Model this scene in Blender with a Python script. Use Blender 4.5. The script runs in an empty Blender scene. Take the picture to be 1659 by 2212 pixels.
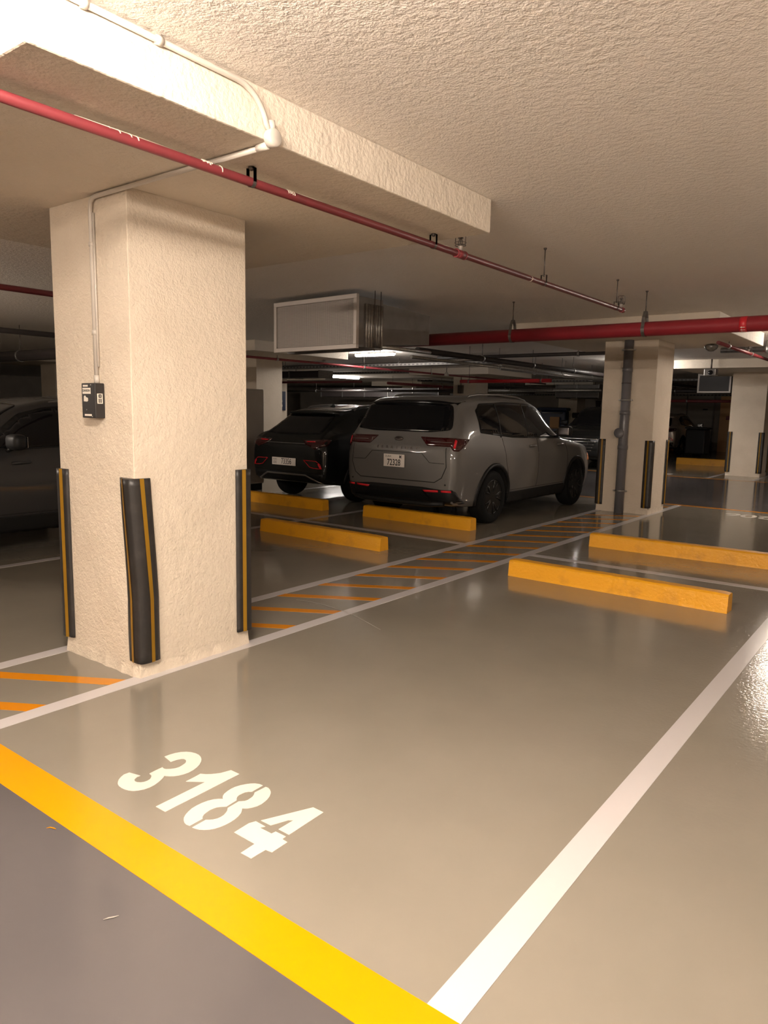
import bpy, bmesh, math, random
from mathutils import Vector, Matrix
from mathutils.bvhtree import BVHTree
from mathutils.geometry import delaunay_2d_cdt
random.seed(7)
PI = math.pi
S = bpy.context.scene
COL = S.collection

# ------------------------------------------------------------------ camera, world, exposure
F, PITCH, YAW, ROLL = 1566.34, math.radians(8.0386), math.radians(37.2027), math.radians(1.1052)
cam = bpy.data.objects.new('camera', bpy.data.cameras.new('camera'))
COL.objects.link(cam)
cy, sy = math.cos(YAW), math.sin(YAW)
f_ = Vector((-sy * math.cos(PITCH), cy * math.cos(PITCH), -math.sin(PITCH)))
r_ = Vector((cy, sy, 0)); u_ = r_.cross(f_)
r2 = math.cos(ROLL) * r_ + math.sin(ROLL) * u_
u2 = -math.sin(ROLL) * r_ + math.cos(ROLL) * u_
M = Matrix.Identity(4)
for i in range(3):
    M[i][0], M[i][1], M[i][2] = r2[i], u2[i], -f_[i]
M[2][3] = 1.5
cam.matrix_world = M
cam.data.sensor_fit = 'VERTICAL'
cam.data.sensor_height = 36.0
cam.data.lens = F * 36.0 / 2212.0
cam.data.clip_end = 200
S.camera = cam

w = bpy.data.worlds.new('world'); S.world = w; w.use_nodes = True
w.node_tree.nodes['Background'].inputs[0].default_value = (0.9, 0.8, 0.75, 1)
w.node_tree.nodes['Background'].inputs[1].default_value = 0.0
S.view_settings.view_transform = 'Standard'
S.view_settings.look = 'None'
S.view_settings.gamma = 1
S.view_settings.use_curve_mapping = False
S.view_settings.exposure = 4.05
LAMP = 30.0            # radiance of the nearest lamp's diffuser
LAMP_COL = (1.0, 0.86, 0.73)

# ------------------------------------------------------------------ materials
def mat(name, col, rough=0.5, metal=0.0, bump=None, var=None, coat=0.0, spec=0.5, emit=None):
    m = bpy.data.materials.new(name); m.use_nodes = True
    nt = m.node_tree; b = nt.nodes['Principled BSDF']
    b.inputs['Base Color'].default_value = (*col, 1)
    b.inputs['Roughness'].default_value = rough
    b.inputs['Metallic'].default_value = metal
    b.inputs['Coat Weight'].default_value = coat
    b.inputs['Specular IOR Level'].default_value = spec
    tc = nt.nodes.new('ShaderNodeTexCoord')
    if bump:                      # list of (scale, distance, kind)
        prev = None
        for sc, dist, kind in bump:
            if kind == 'v':
                t = nt.nodes.new('ShaderNodeTexVoronoi'); t.feature = 'SMOOTH_F1'; t.inputs['Scale'].default_value = sc
                t.inputs['Smoothness'].default_value = 0.6
                out = t.outputs['Distance']
            else:
                t = nt.nodes.new('ShaderNodeTexNoise'); t.inputs['Scale'].default_value = sc
                t.inputs['Detail'].default_value = 4
                out = t.outputs['Fac']
            nt.links.new(tc.outputs['Object'], t.inputs['Vector'])
            bp = nt.nodes.new('ShaderNodeBump'); bp.inputs['Distance'].default_value = dist
            bp.inputs['Strength'].default_value = 1.0
            nt.links.new(out, bp.inputs['Height'])
            if prev: nt.links.new(prev.outputs['Normal'], bp.inputs['Normal'])
            prev = bp
        nt.links.new(prev.outputs['Normal'], b.inputs['Normal'])
    if var:                       # (scale, other colour, low, high)
        sc, c2, lo, hi = var
        t = nt.nodes.new('ShaderNodeTexNoise'); t.inputs['Scale'].default_value = sc; t.inputs['Detail'].default_value = 6
        nt.links.new(tc.outputs['Object'], t.inputs['Vector'])
        rp = nt.nodes.new('ShaderNodeMapRange'); rp.inputs[1].default_value = lo; rp.inputs[2].default_value = hi
        nt.links.new(t.outputs['Fac'], rp.inputs[0])
        mx = nt.nodes.new('ShaderNodeMix'); mx.data_type = 'RGBA'
        mx.inputs[6].default_value = (*col, 1); mx.inputs[7].default_value = (*c2, 1)
        nt.links.new(rp.outputs[0], mx.inputs[0]); nt.links.new(mx.outputs[2], b.inputs['Base Color'])
    if emit:
        b.inputs['Emission Color'].default_value = (*emit[0], 1)
        b.inputs['Emission Strength'].default_value = emit[1]
    return m

M_ = {}
M_['wall'] = mat('cream_wall_paint', (0.64, 0.555, 0.45), 0.75, bump=[(90, 0.004, 'n'), (28, 0.006, 'n')], var=(3, (0.58, 0.50, 0.40), 0.45, 0.8), spec=0.3)
M_['panel'] = mat('cream_ceiling_beam_paint', (0.66, 0.585, 0.49), 0.7, bump=[(45, 0.006, 'n'), (12, 0.008, 'n')], spec=0.35)
M_['slab'] = mat('ceiling_stipple_paint', (0.85, 0.79, 0.725), 0.65, bump=[(95, 0.006, 'n'), (30, 0.010, 'n')], spec=0.5)
M_['far_wall'] = mat('grey_beige_wall_paint', (0.36, 0.31, 0.26), 0.8, var=(1.5, (0.30, 0.26, 0.22), 0.4, 0.7))
M_['white_line'] = mat('white_line_paint', (0.50, 0.47, 0.465), 0.20, spec=0.45, var=(30, (0.50, 0.47, 0.46), 0.6, 0.9))
M_['stencil'] = mat('white_stencil_paint', (0.57, 0.53, 0.475), 0.25, spec=0.4)
M_['yellow_line'] = mat('yellow_line_paint', (0.62, 0.255, 0.0), 0.22, spec=0.45)
M_['hatch'] = mat('amber_hatch_paint', (0.56, 0.20, 0.002), 0.2, spec=0.45)
M_['stop'] = mat('yellow_kerb_paint', (0.76, 0.35, 0.012), 0.42, bump=[(40, 0.004, 'n')], var=(6, (0.55, 0.25, 0.02), 0.56, 0.8))
M_['rubber'] = mat('black_rubber', (0.018, 0.016, 0.015), 0.45, var=(14, (0.035, 0.03, 0.028), 0.5, 0.8))
M_['rubber_yellow'] = mat('dull_yellow_rubber', (0.50, 0.27, 0.02), 0.5)
M_['red'] = mat('red_pipe_paint', (0.20, 0.030, 0.036), 0.42, var=(9, (0.16, 0.030, 0.034), 0.5, 0.8))
M_['bigred'] = mat('crimson_pipe_paint', (0.26, 0.018, 0.026), 0.45, var=(3, (0.20, 0.018, 0.024), 0.45, 0.8))
M_['band'] = mat('bright_red_tape_lit_pipe', (0.55, 0.02, 0.03), 0.35)
M_['paint_drip'] = mat('cream_paint_drips', (0.72, 0.64, 0.52), 0.6)
M_['galv'] = mat('galvanised_steel', (0.42, 0.41, 0.39), 0.38, metal=0.85, var=(25, (0.30, 0.29, 0.28), 0.4, 0.7))
M_['duct'] = mat('dull_duct_sheet', (0.20, 0.188, 0.178), 0.5, metal=0.4, var=(8, (0.17, 0.16, 0.15), 0.4, 0.7))
M_['grille_frame'] = mat('grille_frame_aluminium', (0.50, 0.45, 0.41), 0.45, metal=0.3)
M_['tray'] = mat('dull_tray_steel', (0.16, 0.15, 0.14), 0.6, metal=0.3)
M_['steel'] = mat('dark_steel', (0.14, 0.12, 0.11), 0.4, metal=0.8)
M_['pvc'] = mat('white_pvc', (0.50, 0.455, 0.40), 0.4)
M_['grey_pvc'] = mat('grey_painted_drain', (0.14, 0.135, 0.145), 0.32)
M_['black_plastic'] = mat('black_plastic', (0.02, 0.018, 0.018), 0.4)
M_['cladding'] = mat('dark_cladding_plastic', (0.007, 0.007, 0.007), 0.5, spec=0.3)
M_['sticker'] = mat('pale_sticker', (0.70, 0.64, 0.56), 0.5)
M_['ink'] = mat('black_ink', (0.02, 0.02, 0.02), 0.5)
M_['darkpipe'] = mat('dark_pipe', (0.035, 0.028, 0.027), 0.5)
M_['tyre'] = mat('tyre_rubber', (0.006, 0.006, 0.006), 0.8, spec=0.15)
M_['rim'] = mat('dark_alloy', (0.012, 0.012, 0.012), 0.25, metal=0.3, spec=0.4)
M_['glass'] = mat('tinted_glass', (0.006, 0.006, 0.007), 0.04, spec=0.4)
M_['chrome'] = mat('chrome', (0.65, 0.65, 0.65), 0.12, metal=1.0)
M_['silver_trim'] = mat('silver_trim', (0.22, 0.21, 0.20), 0.35, metal=0.7)
M_['taillight'] = mat('dark_red_lens', (0.035, 0.003, 0.004), 0.06, coat=1.0)
M_['reflector'] = mat('red_reflector', (0.70, 0.02, 0.03), 0.2)
M_['amber'] = mat('amber_lens', (0.75, 0.28, 0.12), 0.2)
M_['headlight'] = mat('clear_lens', (0.3, 0.3, 0.32), 0.05, metal=0.6)
M_['plate'] = mat('number_plate_white', (0.74, 0.68, 0.62), 0.4)
M_['blue'] = mat('dark_blue_paint', (0.012, 0.022, 0.06), 0.4)
M_['card'] = mat('cardboard', (0.42, 0.24, 0.11), 0.8)
M_['orange_wall'] = mat('ochre_wall_paint', (0.62, 0.36, 0.16), 0.7)
M_['door'] = mat('grey_door_paint', (0.30, 0.26, 0.215), 0.5)

def floor_material():
    m = bpy.data.materials.new('glossy_floor_coating'); m.use_nodes = True
    nt = m.node_tree; N = nt.nodes; L = nt.links; b = N['Principled BSDF']
    geo = N.new('ShaderNodeNewGeometry'); sep = N.new('ShaderNodeSeparateXYZ')
    L.new(geo.outputs['Position'], sep.inputs[0])
    def math_(op, a, b_=None):
        n = N.new('ShaderNodeMath'); n.operation = op
        for i, v in enumerate((a, b_)):
            if v is None: continue
            if isinstance(v, (int, float)): n.inputs[i].default_value = v
            else: L.new(v, n.inputs[i])
        return n.outputs[0]
    y = sep.outputs['Y']
    # parking rows are beige grey, driving aisles darker grey
    a1 = math_('MULTIPLY', math_('GREATER_THAN', y, 1.34), math_('LESS_THAN', y, 12.68))
    a2 = math_('MULTIPLY', math_('GREATER_THAN', y, 18.6), math_('LESS_THAN', y, 29.9))
    fac = math_('ADD', a1, a2)
    mx = N.new('ShaderNodeMix'); mx.data_type = 'RGBA'
    mx.inputs[6].default_value = (0.095, 0.086, 0.085, 1); mx.inputs[7].default_value = (0.225, 0.200, 0.160, 1)
    L.new(fac, mx.inputs[0])
    nz = N.new('ShaderNodeTexNoise'); nz.inputs['Scale'].default_value = 1.3; nz.inputs['Detail'].default_value = 8
    L.new(geo.outputs['Position'], nz.inputs['Vector'])
    mr = N.new('ShaderNodeMapRange'); mr.inputs[1].default_value = 0.35; mr.inputs[2].default_value = 0.75
    mr.inputs[3].default_value = 0.93; mr.inputs[4].default_value = 1.05
    L.new(nz.outputs['Fac'], mr.inputs[0])
    hs = N.new('ShaderNodeHueSaturation'); L.new(mr.outputs[0], hs.inputs['Value']); L.new(mx.outputs[2], hs.inputs['Color'])
    L.new(hs.outputs[0], b.inputs['Base Color'])
    n2 = N.new('ShaderNodeTexNoise'); n2.inputs['Scale'].default_value = 2.2; n2.inputs['Detail'].default_value = 6
    L.new(geo.outputs['Position'], n2.inputs['Vector'])
    r = N.new('ShaderNodeMapRange'); r.inputs[3].default_value = 0.07; r.inputs[4].default_value = 0.16
    L.new(n2.outputs['Fac'], r.inputs[0]); L.new(r.outputs[0], b.inputs['Roughness'])
    b.inputs['Specular IOR Level'].default_value = 0.6
    n3 = N.new('ShaderNodeTexNoise'); n3.inputs['Scale'].default_value = 9; n3.inputs['Detail'].default_value = 3
    L.new(geo.outputs['Position'], n3.inputs['Vector'])
    bp = N.new('ShaderNodeBump'); bp.inputs['Distance'].default_value = 0.0007
    L.new(n3.outputs['Fac'], bp.inputs['Height'])
    # coarser orange-peel in the right hand bay
    n4 = N.new('ShaderNodeTexNoise'); n4.inputs['Scale'].default_value = 45; n4.inputs['Detail'].default_value = 3
    L.new(geo.outputs['Position'], n4.inputs['Vector'])
    k = N.new('ShaderNodeMapRange'); k.inputs[1].default_value = -1.6; k.inputs[2].default_value = -0.7
    k.inputs[3].default_value = 0.05; k.inputs[4].default_value = 1.0
    L.new(sep.outputs['X'], k.inputs[0])
    k2 = N.new('ShaderNodeMapRange'); k2.inputs[1].default_value = 2.2; k2.inputs[2].default_value = 4.2
    L.new(y, k2.inputs[0])
    bp2 = N.new('ShaderNodeBump'); bp2.inputs['Distance'].default_value = 0.0016
    L.new(math_('MULTIPLY', k.outputs[0], k2.outputs[0]), bp2.inputs['Strength'])
    L.new(n4.outputs['Fac'], bp2.inputs['Height']); L.new(bp.outputs[0], bp2.inputs['Normal'])
    L.new(bp2.outputs[0], b.inputs['Normal'])
    return m
M_['floor'] = floor_material()

# ------------------------------------------------------------------ geometry helpers
def link(name, me, m, parent=None):
    o = bpy.data.objects.new(name, me); COL.objects.link(o)
    if m is not None:
        for q in (m if isinstance(m, (list, tuple)) else [m]): me.materials.append(q)
    if parent is not None: o.parent = parent
    return o
def tag(o, label, cat, group=None, kind=None):
    o['label'] = label
    if cat: o['category'] = cat
    if group: o['group'] = group
    if kind: o['kind'] = kind
    return o
def thing(name, label, cat, loc=(0, 0, 0), rz=0, group=None):
    o = bpy.data.objects.new(name, None); o.empty_display_size = 0.1
    COL.objects.link(o); o.location = loc; o.rotation_euler = (0, 0, rz)
    return tag(o, label, cat, group)
def struct(o): o['kind'] = 'structure'; return o

class MB:
    def __init__(s): s.bm = bmesh.new()
    def box(s, lo, hi, bev=0.0, mi=0, rot=None):
        c = [(a + b) / 2 for a, b in zip(lo, hi)]; d = [abs(b - a) for a, b in zip(lo, hi)]
        r = bmesh.ops.create_cube(s.bm, size=1.0)
        vs = r['verts']
        for v in vs: v.co = Vector((v.co.x * d[0], v.co.y * d[1], v.co.z * d[2]))
        if bev > 0:
            es = list({e for v in vs for e in v.link_edges})
            rb = bmesh.ops.bevel(s.bm, geom=es, offset=min(bev, min(d) * 0.45), segments=2, affect='EDGES', profile=0.5)
            vs = list({v for f in rb['faces'] for v in f.verts} | {v for v in vs if v.is_valid})
            # collect connected
            seen = set(vs); st = list(vs)
            while st:
                v = st.pop()
                for e in v.link_edges:
                    o = e.other_vert(v)
                    if o not in seen: seen.add(o); st.append(o)
            vs = list(seen)
        for v in vs:
            if rot: v.co = rot @ v.co
            v.co += Vector(c)
        for f in {f for v in vs for f in v.link_faces}: f.material_index = mi
        return s
    def tube(s, pts, r, seg=12, mi=0, caps=True, closed=False):
        pts = [Vector(p) for p in pts]; n = len(pts); rings = []
        up = None
        for i, p in enumerate(pts):
            if closed: t = (pts[(i + 1) % n] - pts[i - 1])
            else: t = (pts[min(i + 1, n - 1)] - pts[max(i - 1, 0)])
            t.normalize()
            if up is None:
                up = Vector((0, 0, 1)) if abs(t.z) < 0.9 else Vector((1, 0, 0))
            a = t.cross(up); a.normalize(); up = a.cross(t); up.normalize()
            rr = r[i] if isinstance(r, (list, tuple)) else r
            rings.append([s.bm.verts.new(p + (a * math.cos(2 * PI * k / seg) + up * math.sin(2 * PI * k / seg)) * rr) for k in range(seg)])
        m = n if closed else n - 1
        for i in range(m):
            A, B = rings[i], rings[(i + 1) % n]
            for k in range(seg):
                f = s.bm.faces.new((A[k], A[(k + 1) % seg], B[(k + 1) % seg], B[k])); f.material_index = mi; f.smooth = True
        if caps and not closed:
            for R in (rings[0], rings[-1]):
                f = s.bm.faces.new(R); f.material_index = mi
        return s
    def lathe(s, prof, axis='z', center=(0, 0, 0), seg=32, mi=0):
        rings = []; c = Vector(center)
        for r, h in prof:
            ring = []
            for k in range(seg):
                a = 2 * PI * k / seg; u, v = r * math.cos(a), r * math.sin(a)
                p = {'z': (u, v, h), 'x': (h, u, v), 'y': (u, h, v)}[axis]
                ring.append(s.bm.verts.new(c + Vector(p)))
            rings.append(ring)
        for A, B in zip(rings, rings[1:]):
            for k in range(seg):
                f = s.bm.faces.new((A[k], A[(k + 1) % seg], B[(k + 1) % seg], B[k])); f.material_index = mi; f.smooth = True
        for R in (rings[0], rings[-1]):
            try: f = s.bm.faces.new(R); f.material_index = mi
            except Exception: pass
        return s
    def poly(s, pts, thick=0.0, nrm=(0, 0, 1), mi=0):
        vs = [s.bm.verts.new(p) for p in pts]
        f = s.bm.faces.new(vs); f.material_index = mi
        if thick:
            r = bmesh.ops.extrude_face_region(s.bm, geom=[f])
            ev = [g for g in r['geom'] if isinstance(g, bmesh.types.BMVert)]
            for v in ev: v.co += Vector(nrm) * thick
            for g in r['geom']:
                if isinstance(g, bmesh.types.BMFace): g.material_index = mi
        return s
    def mesh(s, name):
        bmesh.ops.recalc_face_normals(s.bm, faces=s.bm.faces)
        me = bpy.data.meshes.new(name); s.bm.to_mesh(me); s.bm.free(); return me
    def build(s, name, m, parent=None): return link(name, s.mesh(name), m, parent)

def text_mesh(txt, size, extrude=0.0, bold=0.0, xs=1.0, shear=0.0):
    cu = bpy.data.curves.new('t', 'FONT'); cu.body = txt; cu.size = size; cu.extrude = extrude; cu.offset = bold
    cu.align_x = 'CENTER'; cu.align_y = 'CENTER'; cu.shear = shear; cu.resolution_u = 4
    o = bpy.data.objects.new('t', cu); COL.objects.link(o)
    dg = bpy.context.evaluated_depsgraph_get()
    me = bpy.data.meshes.new_from_object(o.evaluated_get(dg))
    bpy.data.objects.remove(o); bpy.data.curves.remove(cu)
    for v in me.vertices: v.co.x *= xs
    return me
def place_text(name, txt, size, m, mw, parent=None, **k):
    me = text_mesh(txt, size, **k); me.transform(mw)
    me.materials.clear()
    return link(name, me, m, parent)

# ------------------------------------------------------------------ room shell
ZC, ZP = 2.79, 2.59
X0, X1, Y0, Y1 = -36.0, 6.0, -4.0, 34.0
struct(MB().box((X0 - .3, Y0 - .3, -0.2), (X1 + .3, Y1 + .3, 0)).build('floor', M_['floor']))
struct(MB().box((X0 - .3, Y0 - .3, ZC), (X1 + .3, Y1 + .3, ZC + 0.25)).build('ceiling', M_['slab']))
struct(MB().box((X0, Y1, 0), (X1, Y1 + .3, ZC)).build('wall_back', M_['far_wall']))
struct(MB().box((X0 - .3, Y0 - .3, 0), (X0, Y1 + .3, ZC)).build('wall_left', M_['far_wall']))
struct(MB().box((X1, Y0 - .3, 0), (X1 + .3, Y1 + .3, ZC)).build('wall_right', M_['wall']))
struct(MB().box((X0, Y0 - .3, 0), (X1, Y0, ZC)).build('wall_front', M_['wall']))

# door and ochre return at the far right
dr = MB(); dr.box((-9.05, Y1 - .05, 0), (-9.0, Y1, 2.42)); dr.box((-7.95, Y1 - .05, 0), (-7.9, Y1, 2.42)); dr.box((-9.05, Y1 - .05, 2.37), (-7.9, Y1, 2.42))
d1 = struct(dr.build('door_1', M_['steel']))
MB().box((-9.0, Y1 - .03, 0), (-7.95, Y1 - .005, 2.37)).build('door_leaf', M_['door'], d1)
MB().box((-8.78, Y1 - .09, 1.0), (-8.68, Y1 - .03, 1.06), 0.01).build('door_handle', M_['steel'], d1)
MB().box((-8.36, Y1 - .045, 1.74), (-8.16, Y1 - .03, 1.80)).build('door_sign', M_['darkpipe'], d1)
struct(MB().box((-7.46, Y1 - 0.9, 0), (-6.6, Y1, 2.42)).build('wall_return', M_['orange_wall']))
fb = MB().box((-7.2, Y1 - 0.96, 1.34), (-7.05, Y1 - 0.9, 1.5), 0.01).build('call_point', M_['red'])
tag(fb, 'small dark red box on the ochre wall far right', 'alarm box')

# ------------------------------------------------------------------ columns with their drop panels
def rough_base(mb, x0, y0, x1, y1):
    # thin uneven render skirt at the foot
    rnd = random.Random(3)
    pts = []
    for a, b in (((x0, y0), (x1, y0)), ((x1, y0), (x1, y1)), ((x1, y1), (x0, y1)), ((x0, y1), (x0, y0))):
        for k in range(14):
            t = k / 14
            nx, ny = (b[1] - a[1]), -(b[0] - a[0]); l = math.hypot(nx, ny)
            o = rnd.uniform(0.003, 0.014) if k else 0.008
            pts.append(((a[0] + (b[0] - a[0]) * t + nx / l * o), (a[1] + (b[1] - a[1]) * t + ny / l * o)))
    n = len(pts); cx, cy_ = (x0 + x1) / 2, (y0 + y1) / 2
    lo = [mb.bm.verts.new((p[0], p[1], 0)) for p in pts]
    hi = [mb.bm.verts.new((cx + (p[0] - cx) * 0.985, cy_ + (p[1] - cy_) * 0.985, 0.05 + rnd.uniform(0, .03))) for p in pts]
    for k in range(n): mb.bm.faces.new((lo[k], lo[(k + 1) % n], hi[(k + 1) % n], hi[k]))

def column(x0, x1, y0, y1, label, panel=None, skirt=False, group='concrete columns of the garage'):
    t = thing('concrete_column', label, 'column', ((x0 + x1) / 2, (y0 + y1) / 2, 0))
    c = Vector(t.location)
    def loc(p): return (p[0] - c.x, p[1] - c.y, p[2])
    mb = MB(); mb.box(loc((x0, y0, 0)), loc((x1, y1, ZP + .002)), 0.004); 
    if skirt: rough_base(mb, x0 - c.x, y0 - c.y, x1 - c.x, y1 - c.y)
    mb.build('shaft', M_['wall'], t)
    if panel is None: panel = (c.x - 1.42, c.x + 1.42, c.y - 1.43, c.y + 1.43)
    MB().box(loc((panel[0], panel[2], ZP)), loc((panel[1], panel[3], ZC)), 0.008).build('drop_panel', M_['panel'], t)
    return t
column(-4.13, -3.385, 2.255, 3.05, 'large cream plastered column in the left foreground beside number 3184', (-5.17, -2.33, 1.22, 4.10), skirt=True)
column(-4.20, -3.40, 11.05, 11.85, 'cream column with the grey drainpipe in front of it', (-5.19, -2.32, 9.86, 12.72), skirt=True)
column(-4.27, -3.47, 20.0, 20.8, 'cream column at the far right beyond the second aisle', (-5.19, -2.34, 18.1, 21.9))
column(-12.50, -11.75, 10.87, 11.64, 'cream column behind the black hatchback, just right of the foreground column', (-13.5, -10.7, 9.86, 12.66))
column(-12.50, -11.70, 20.0, 20.8, 'dim column rising above the roof of the grey SUV')
column(-20.75, -19.98, 19.25, 20.05, 'far column carrying the blue sign')
column(-20.4, -19.6, 28.1, 28.9, 'small bright far column just left of the grey SUV roof')
column(-12.5, -11.7, 28.1, 28.9, 'farthest dim column between the dark bin and the grey SUV')
column(-20.75, -19.98, 10.87, 11.64, 'dim column behind the dark car on the far left')

# ------------------------------------------------------------------ floor markings
def marking(name, pts_list, m, label, cat, z=0.0015, group=None):
    mb = MB()
    for pts in pts_list: mb.poly([(p[0], p[1], 0.0003) for p in pts], 0.0015, (0, 0, 1))
    o = mb.build(name, m); return tag(o, label, cat, group)
def rect(x0, x1, y0, y1): return [(x0, y0), (x1, y0), (x1, y1), (x0, y1)]
WL = 'white parking lines'
marking('parking_line', [rect(-3.425, -3.325, 1.40, 12.62)], M_['white_line'], 'long white line running past the foot of the foreground column to the drainpipe column', 'floor line')
marking('parking_line', [rect(-4.205, -4.105, 1.40, 12.62)], M_['white_line'], 'long white line on the far side of the amber hatching', 'floor line')
marking('parking_line', [rect(-0.895, -0.795, 1.40, 12.62)], M_['white_line'], 'broad white line in the right foreground running off the right edge', 'floor line')
marking('parking_line', [rect(-3.325, -0.895, 6.93, 7.04)], M_['white_line'], 'white cross line between the two right hand wheel stops', 'floor line')
marking('parking_line', [rect(-11.8, -4.205, 6.99, 7.09)], M_['white_line'], 'white cross line between the wheel stops left of the hatching', 'floor line')
marking('parking_line', [rect(-6.79, -6.69, 1.40, 6.99)], M_['white_line'], 'white bay line on the floor below the dark car at the left edge', 'floor line')
marking('parking_line', [rect(-6.79, -6.69, 7.09, 12.62)], M_['white_line'], 'white bay line between the black hatchback and the grey SUV', 'floor line')
marking('parking_line', [rect(-9.38, -9.28, 7.09, 12.62)], M_['white_line'], 'white bay line left of the black hatchback', 'floor line')
marking('parking_line', [rect(-3.45, -3.35, 18.72, 24.4)], M_['white_line'], 'short white line at the right foot of the far right column', 'floor line')
marking('parking_line', [rect(-4.45, -4.35, 18.72, 24.4)], M_['white_line'], 'short white line at the left foot of the far right column', 'floor line')
marking('edge_line', [rect(-16, 5.5, 1.24, 1.40)], M_['yellow_line'], 'wide yellow line crossing the foreground floor below number 3184', 'floor line')
marking('edge_line', [rect(-16, 5.5, 12.62, 12.74)], M_['hatch'], 'thin yellow line along the near side of the second aisle', 'floor line')
marking('edge_line', [rect(-16, 5.5, 18.60, 18.72)], M_['hatch'], 'thin yellow line along the far side of the second aisle', 'floor line')
hs = []
ys = [1.746 + 0.45 * k for k in range(4)] + [3.534 + 0.488 * k for k in range(19)]
def hatchbar(yr, xl=-4.105, xr=-3.425, sl=0.60, t=0.10):
    yl = yr - (xr - xl) * sl
    p = [(xl, yl - t), (xr, yr - t), (xr, yr), (xl, yl)]
    if yl - t < 1.40:
        q = xl + (1.40 - (yl - t)) / sl
        q2 = xl + max(0, (1.40 - yl)) / sl
        p = [(q, 1.40), (xr, yr - t), (xr, yr)] + ([(q2, max(yl, 1.40))] if yl < 1.40 else [(xl, yl), (xl, 1.40)])
    return p
for lo, hi, lab in ((0, 2.3, 'amber diagonal bars on the floor left of the foreground column foot'),
                    (3.3, 11.08, 'amber diagonal hatching between two white lines running from column to column'),
                    (12.1, 12.6, 'last amber bar just beyond the drainpipe column')):
    marking('hatched_strip', [hatchbar(y) for y in ys if lo < y < hi], M_['hatch'], lab, 'floor hatching', group='amber hatching between the columns')

# stencilled number, outlines measured on the floor plane
import numpy as np
Rn = np.array([list(r2), list(u2), list(f_)])
def floor_pt(px, py):
    d = np.array(list(f_)) + np.array(list(r2)) * (px - 829.5) / F - np.array(list(u2)) * (py - 1106) / F
    t = -1.5 / d[2]
    return (d[0] * t, d[1] * t)
dig = {
 '3': [[(460,163),(495,150),(530,140),(565,134),(600,132),(632,135),(660,142),(680,152),(692,165),(697,180),(695,195),(686,213),(670,230),(645,249),(615,265),(583,276),(550,284),(520,288),(490,288),(460,286),(452,298),(440,310),(420,328),(395,345),(365,360),(330,372),(295,379),(260,382),(230,379),(205,372),(184,362),(168,350),(161,338),(162,325),(168,310),(180,295),(200,278),(235,265),(306,285),(285,293),(268,308),(270,320),(285,327),(310,328),(330,325),(350,318),(367,308),(375,296),(377,284),(363,272),(400,253),(447,231),(456,240),(470,243),(500,242),(530,238),(555,230),(575,218),(592,206),(598,197),(597,184),(585,178),(570,177),(540,183),(500,197)]],
 '1': [[(886,250),(940,275),(465,517),(405,483),(722,325),(597,322),(650,295),(690,273),(725,276),(760,275),(790,272),(820,268)]],
 '8': [[(1090,348),(1068,339),(1040,335),(1010,336),(980,340),(945,347),(910,358),(885,370),(862,385),(842,402),(835,413),(832,425),(835,434),(805,434),(775,437),(738,446),(700,460),(667,476),(635,495),(613,515),(595,535),(584,555),(583,570),(587,585),(598,597),(622,607),(704,562),(704,548),(714,533),(730,520),(750,506),(775,495),(797,488),(820,485),(857,483),(922,443),(922,430),(928,418),(940,408),(957,399),(975,392),(997,388),(1020,388)],
       [(1108,357),(1124,363),(1135,375),(1140,388),(1140,398),(1133,417),(1120,435),(1102,452),(1080,468),(1052,481),(1020,490),(988,495),(958,495),(955,510),(950,525),(932,546),(910,565),(882,583),(850,600),(816,614),(780,625),(745,631),(710,632),(682,630),(660,625),(637,617),(724,568),(748,568),(770,566),(797,560),(820,550),(840,537),(855,520),(862,508),(865,492),(935,450),(955,449),(975,447),(993,441),(1010,430),(1023,420),(1032,408),(1037,393)]],
 '4': [[(1412,488),(1478,520),(1257,664),(1190,628),(1287,570),(1252,570),(1140,603),(1077,572)],
       [(1045,577),(1106,611),(1070,618),(1145,656),(1172,643),(1237,675),(1215,692),(1247,711),(1148,776),(1107,760),(1015,816),(948,780),(1037,722),(906,648),(1000,590)]]}
num = thing('bay_number', 'white stencilled bay number 3184 on the foreground floor', 'floor number', (-2.1, 1.72, 0))
for k, loops in dig.items():
    mb = MB()
    for lp in loops:
        P = [floor_pt(200 + x / 2.9625, 1580 + y / 2.9625) for x, y in lp]
        mb.poly([(a + 2.1, b - 1.72, 0.0003) for a, b in P], 0.0015, (0, 0, 1))
    mb.build('digit', M_['stencil'], num)['label'] = 'stencilled digit ' + k
n2 = place_text('bay_number', '3206', 0.50, M_['stencil'], Matrix.Translation((-2.07, 12.06, 0.0012)) @ Matrix.Rotation(PI, 4, 'Z'), bold=0.012, extrude=0.0008, xs=0.92)
tag(n2, 'white number seen upside down by the second aisle at the right edge', 'floor number')
n3 = place_text('bay_number', '3198', 0.50, M_['stencil'], Matrix.Translation((-5.8, 19.2, 0.0012)), bold=0.012, extrude=0.0008, xs=0.92)
tag(n3, 'tiny white number beyond the second aisle right of the drainpipe column', 'floor number')

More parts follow.
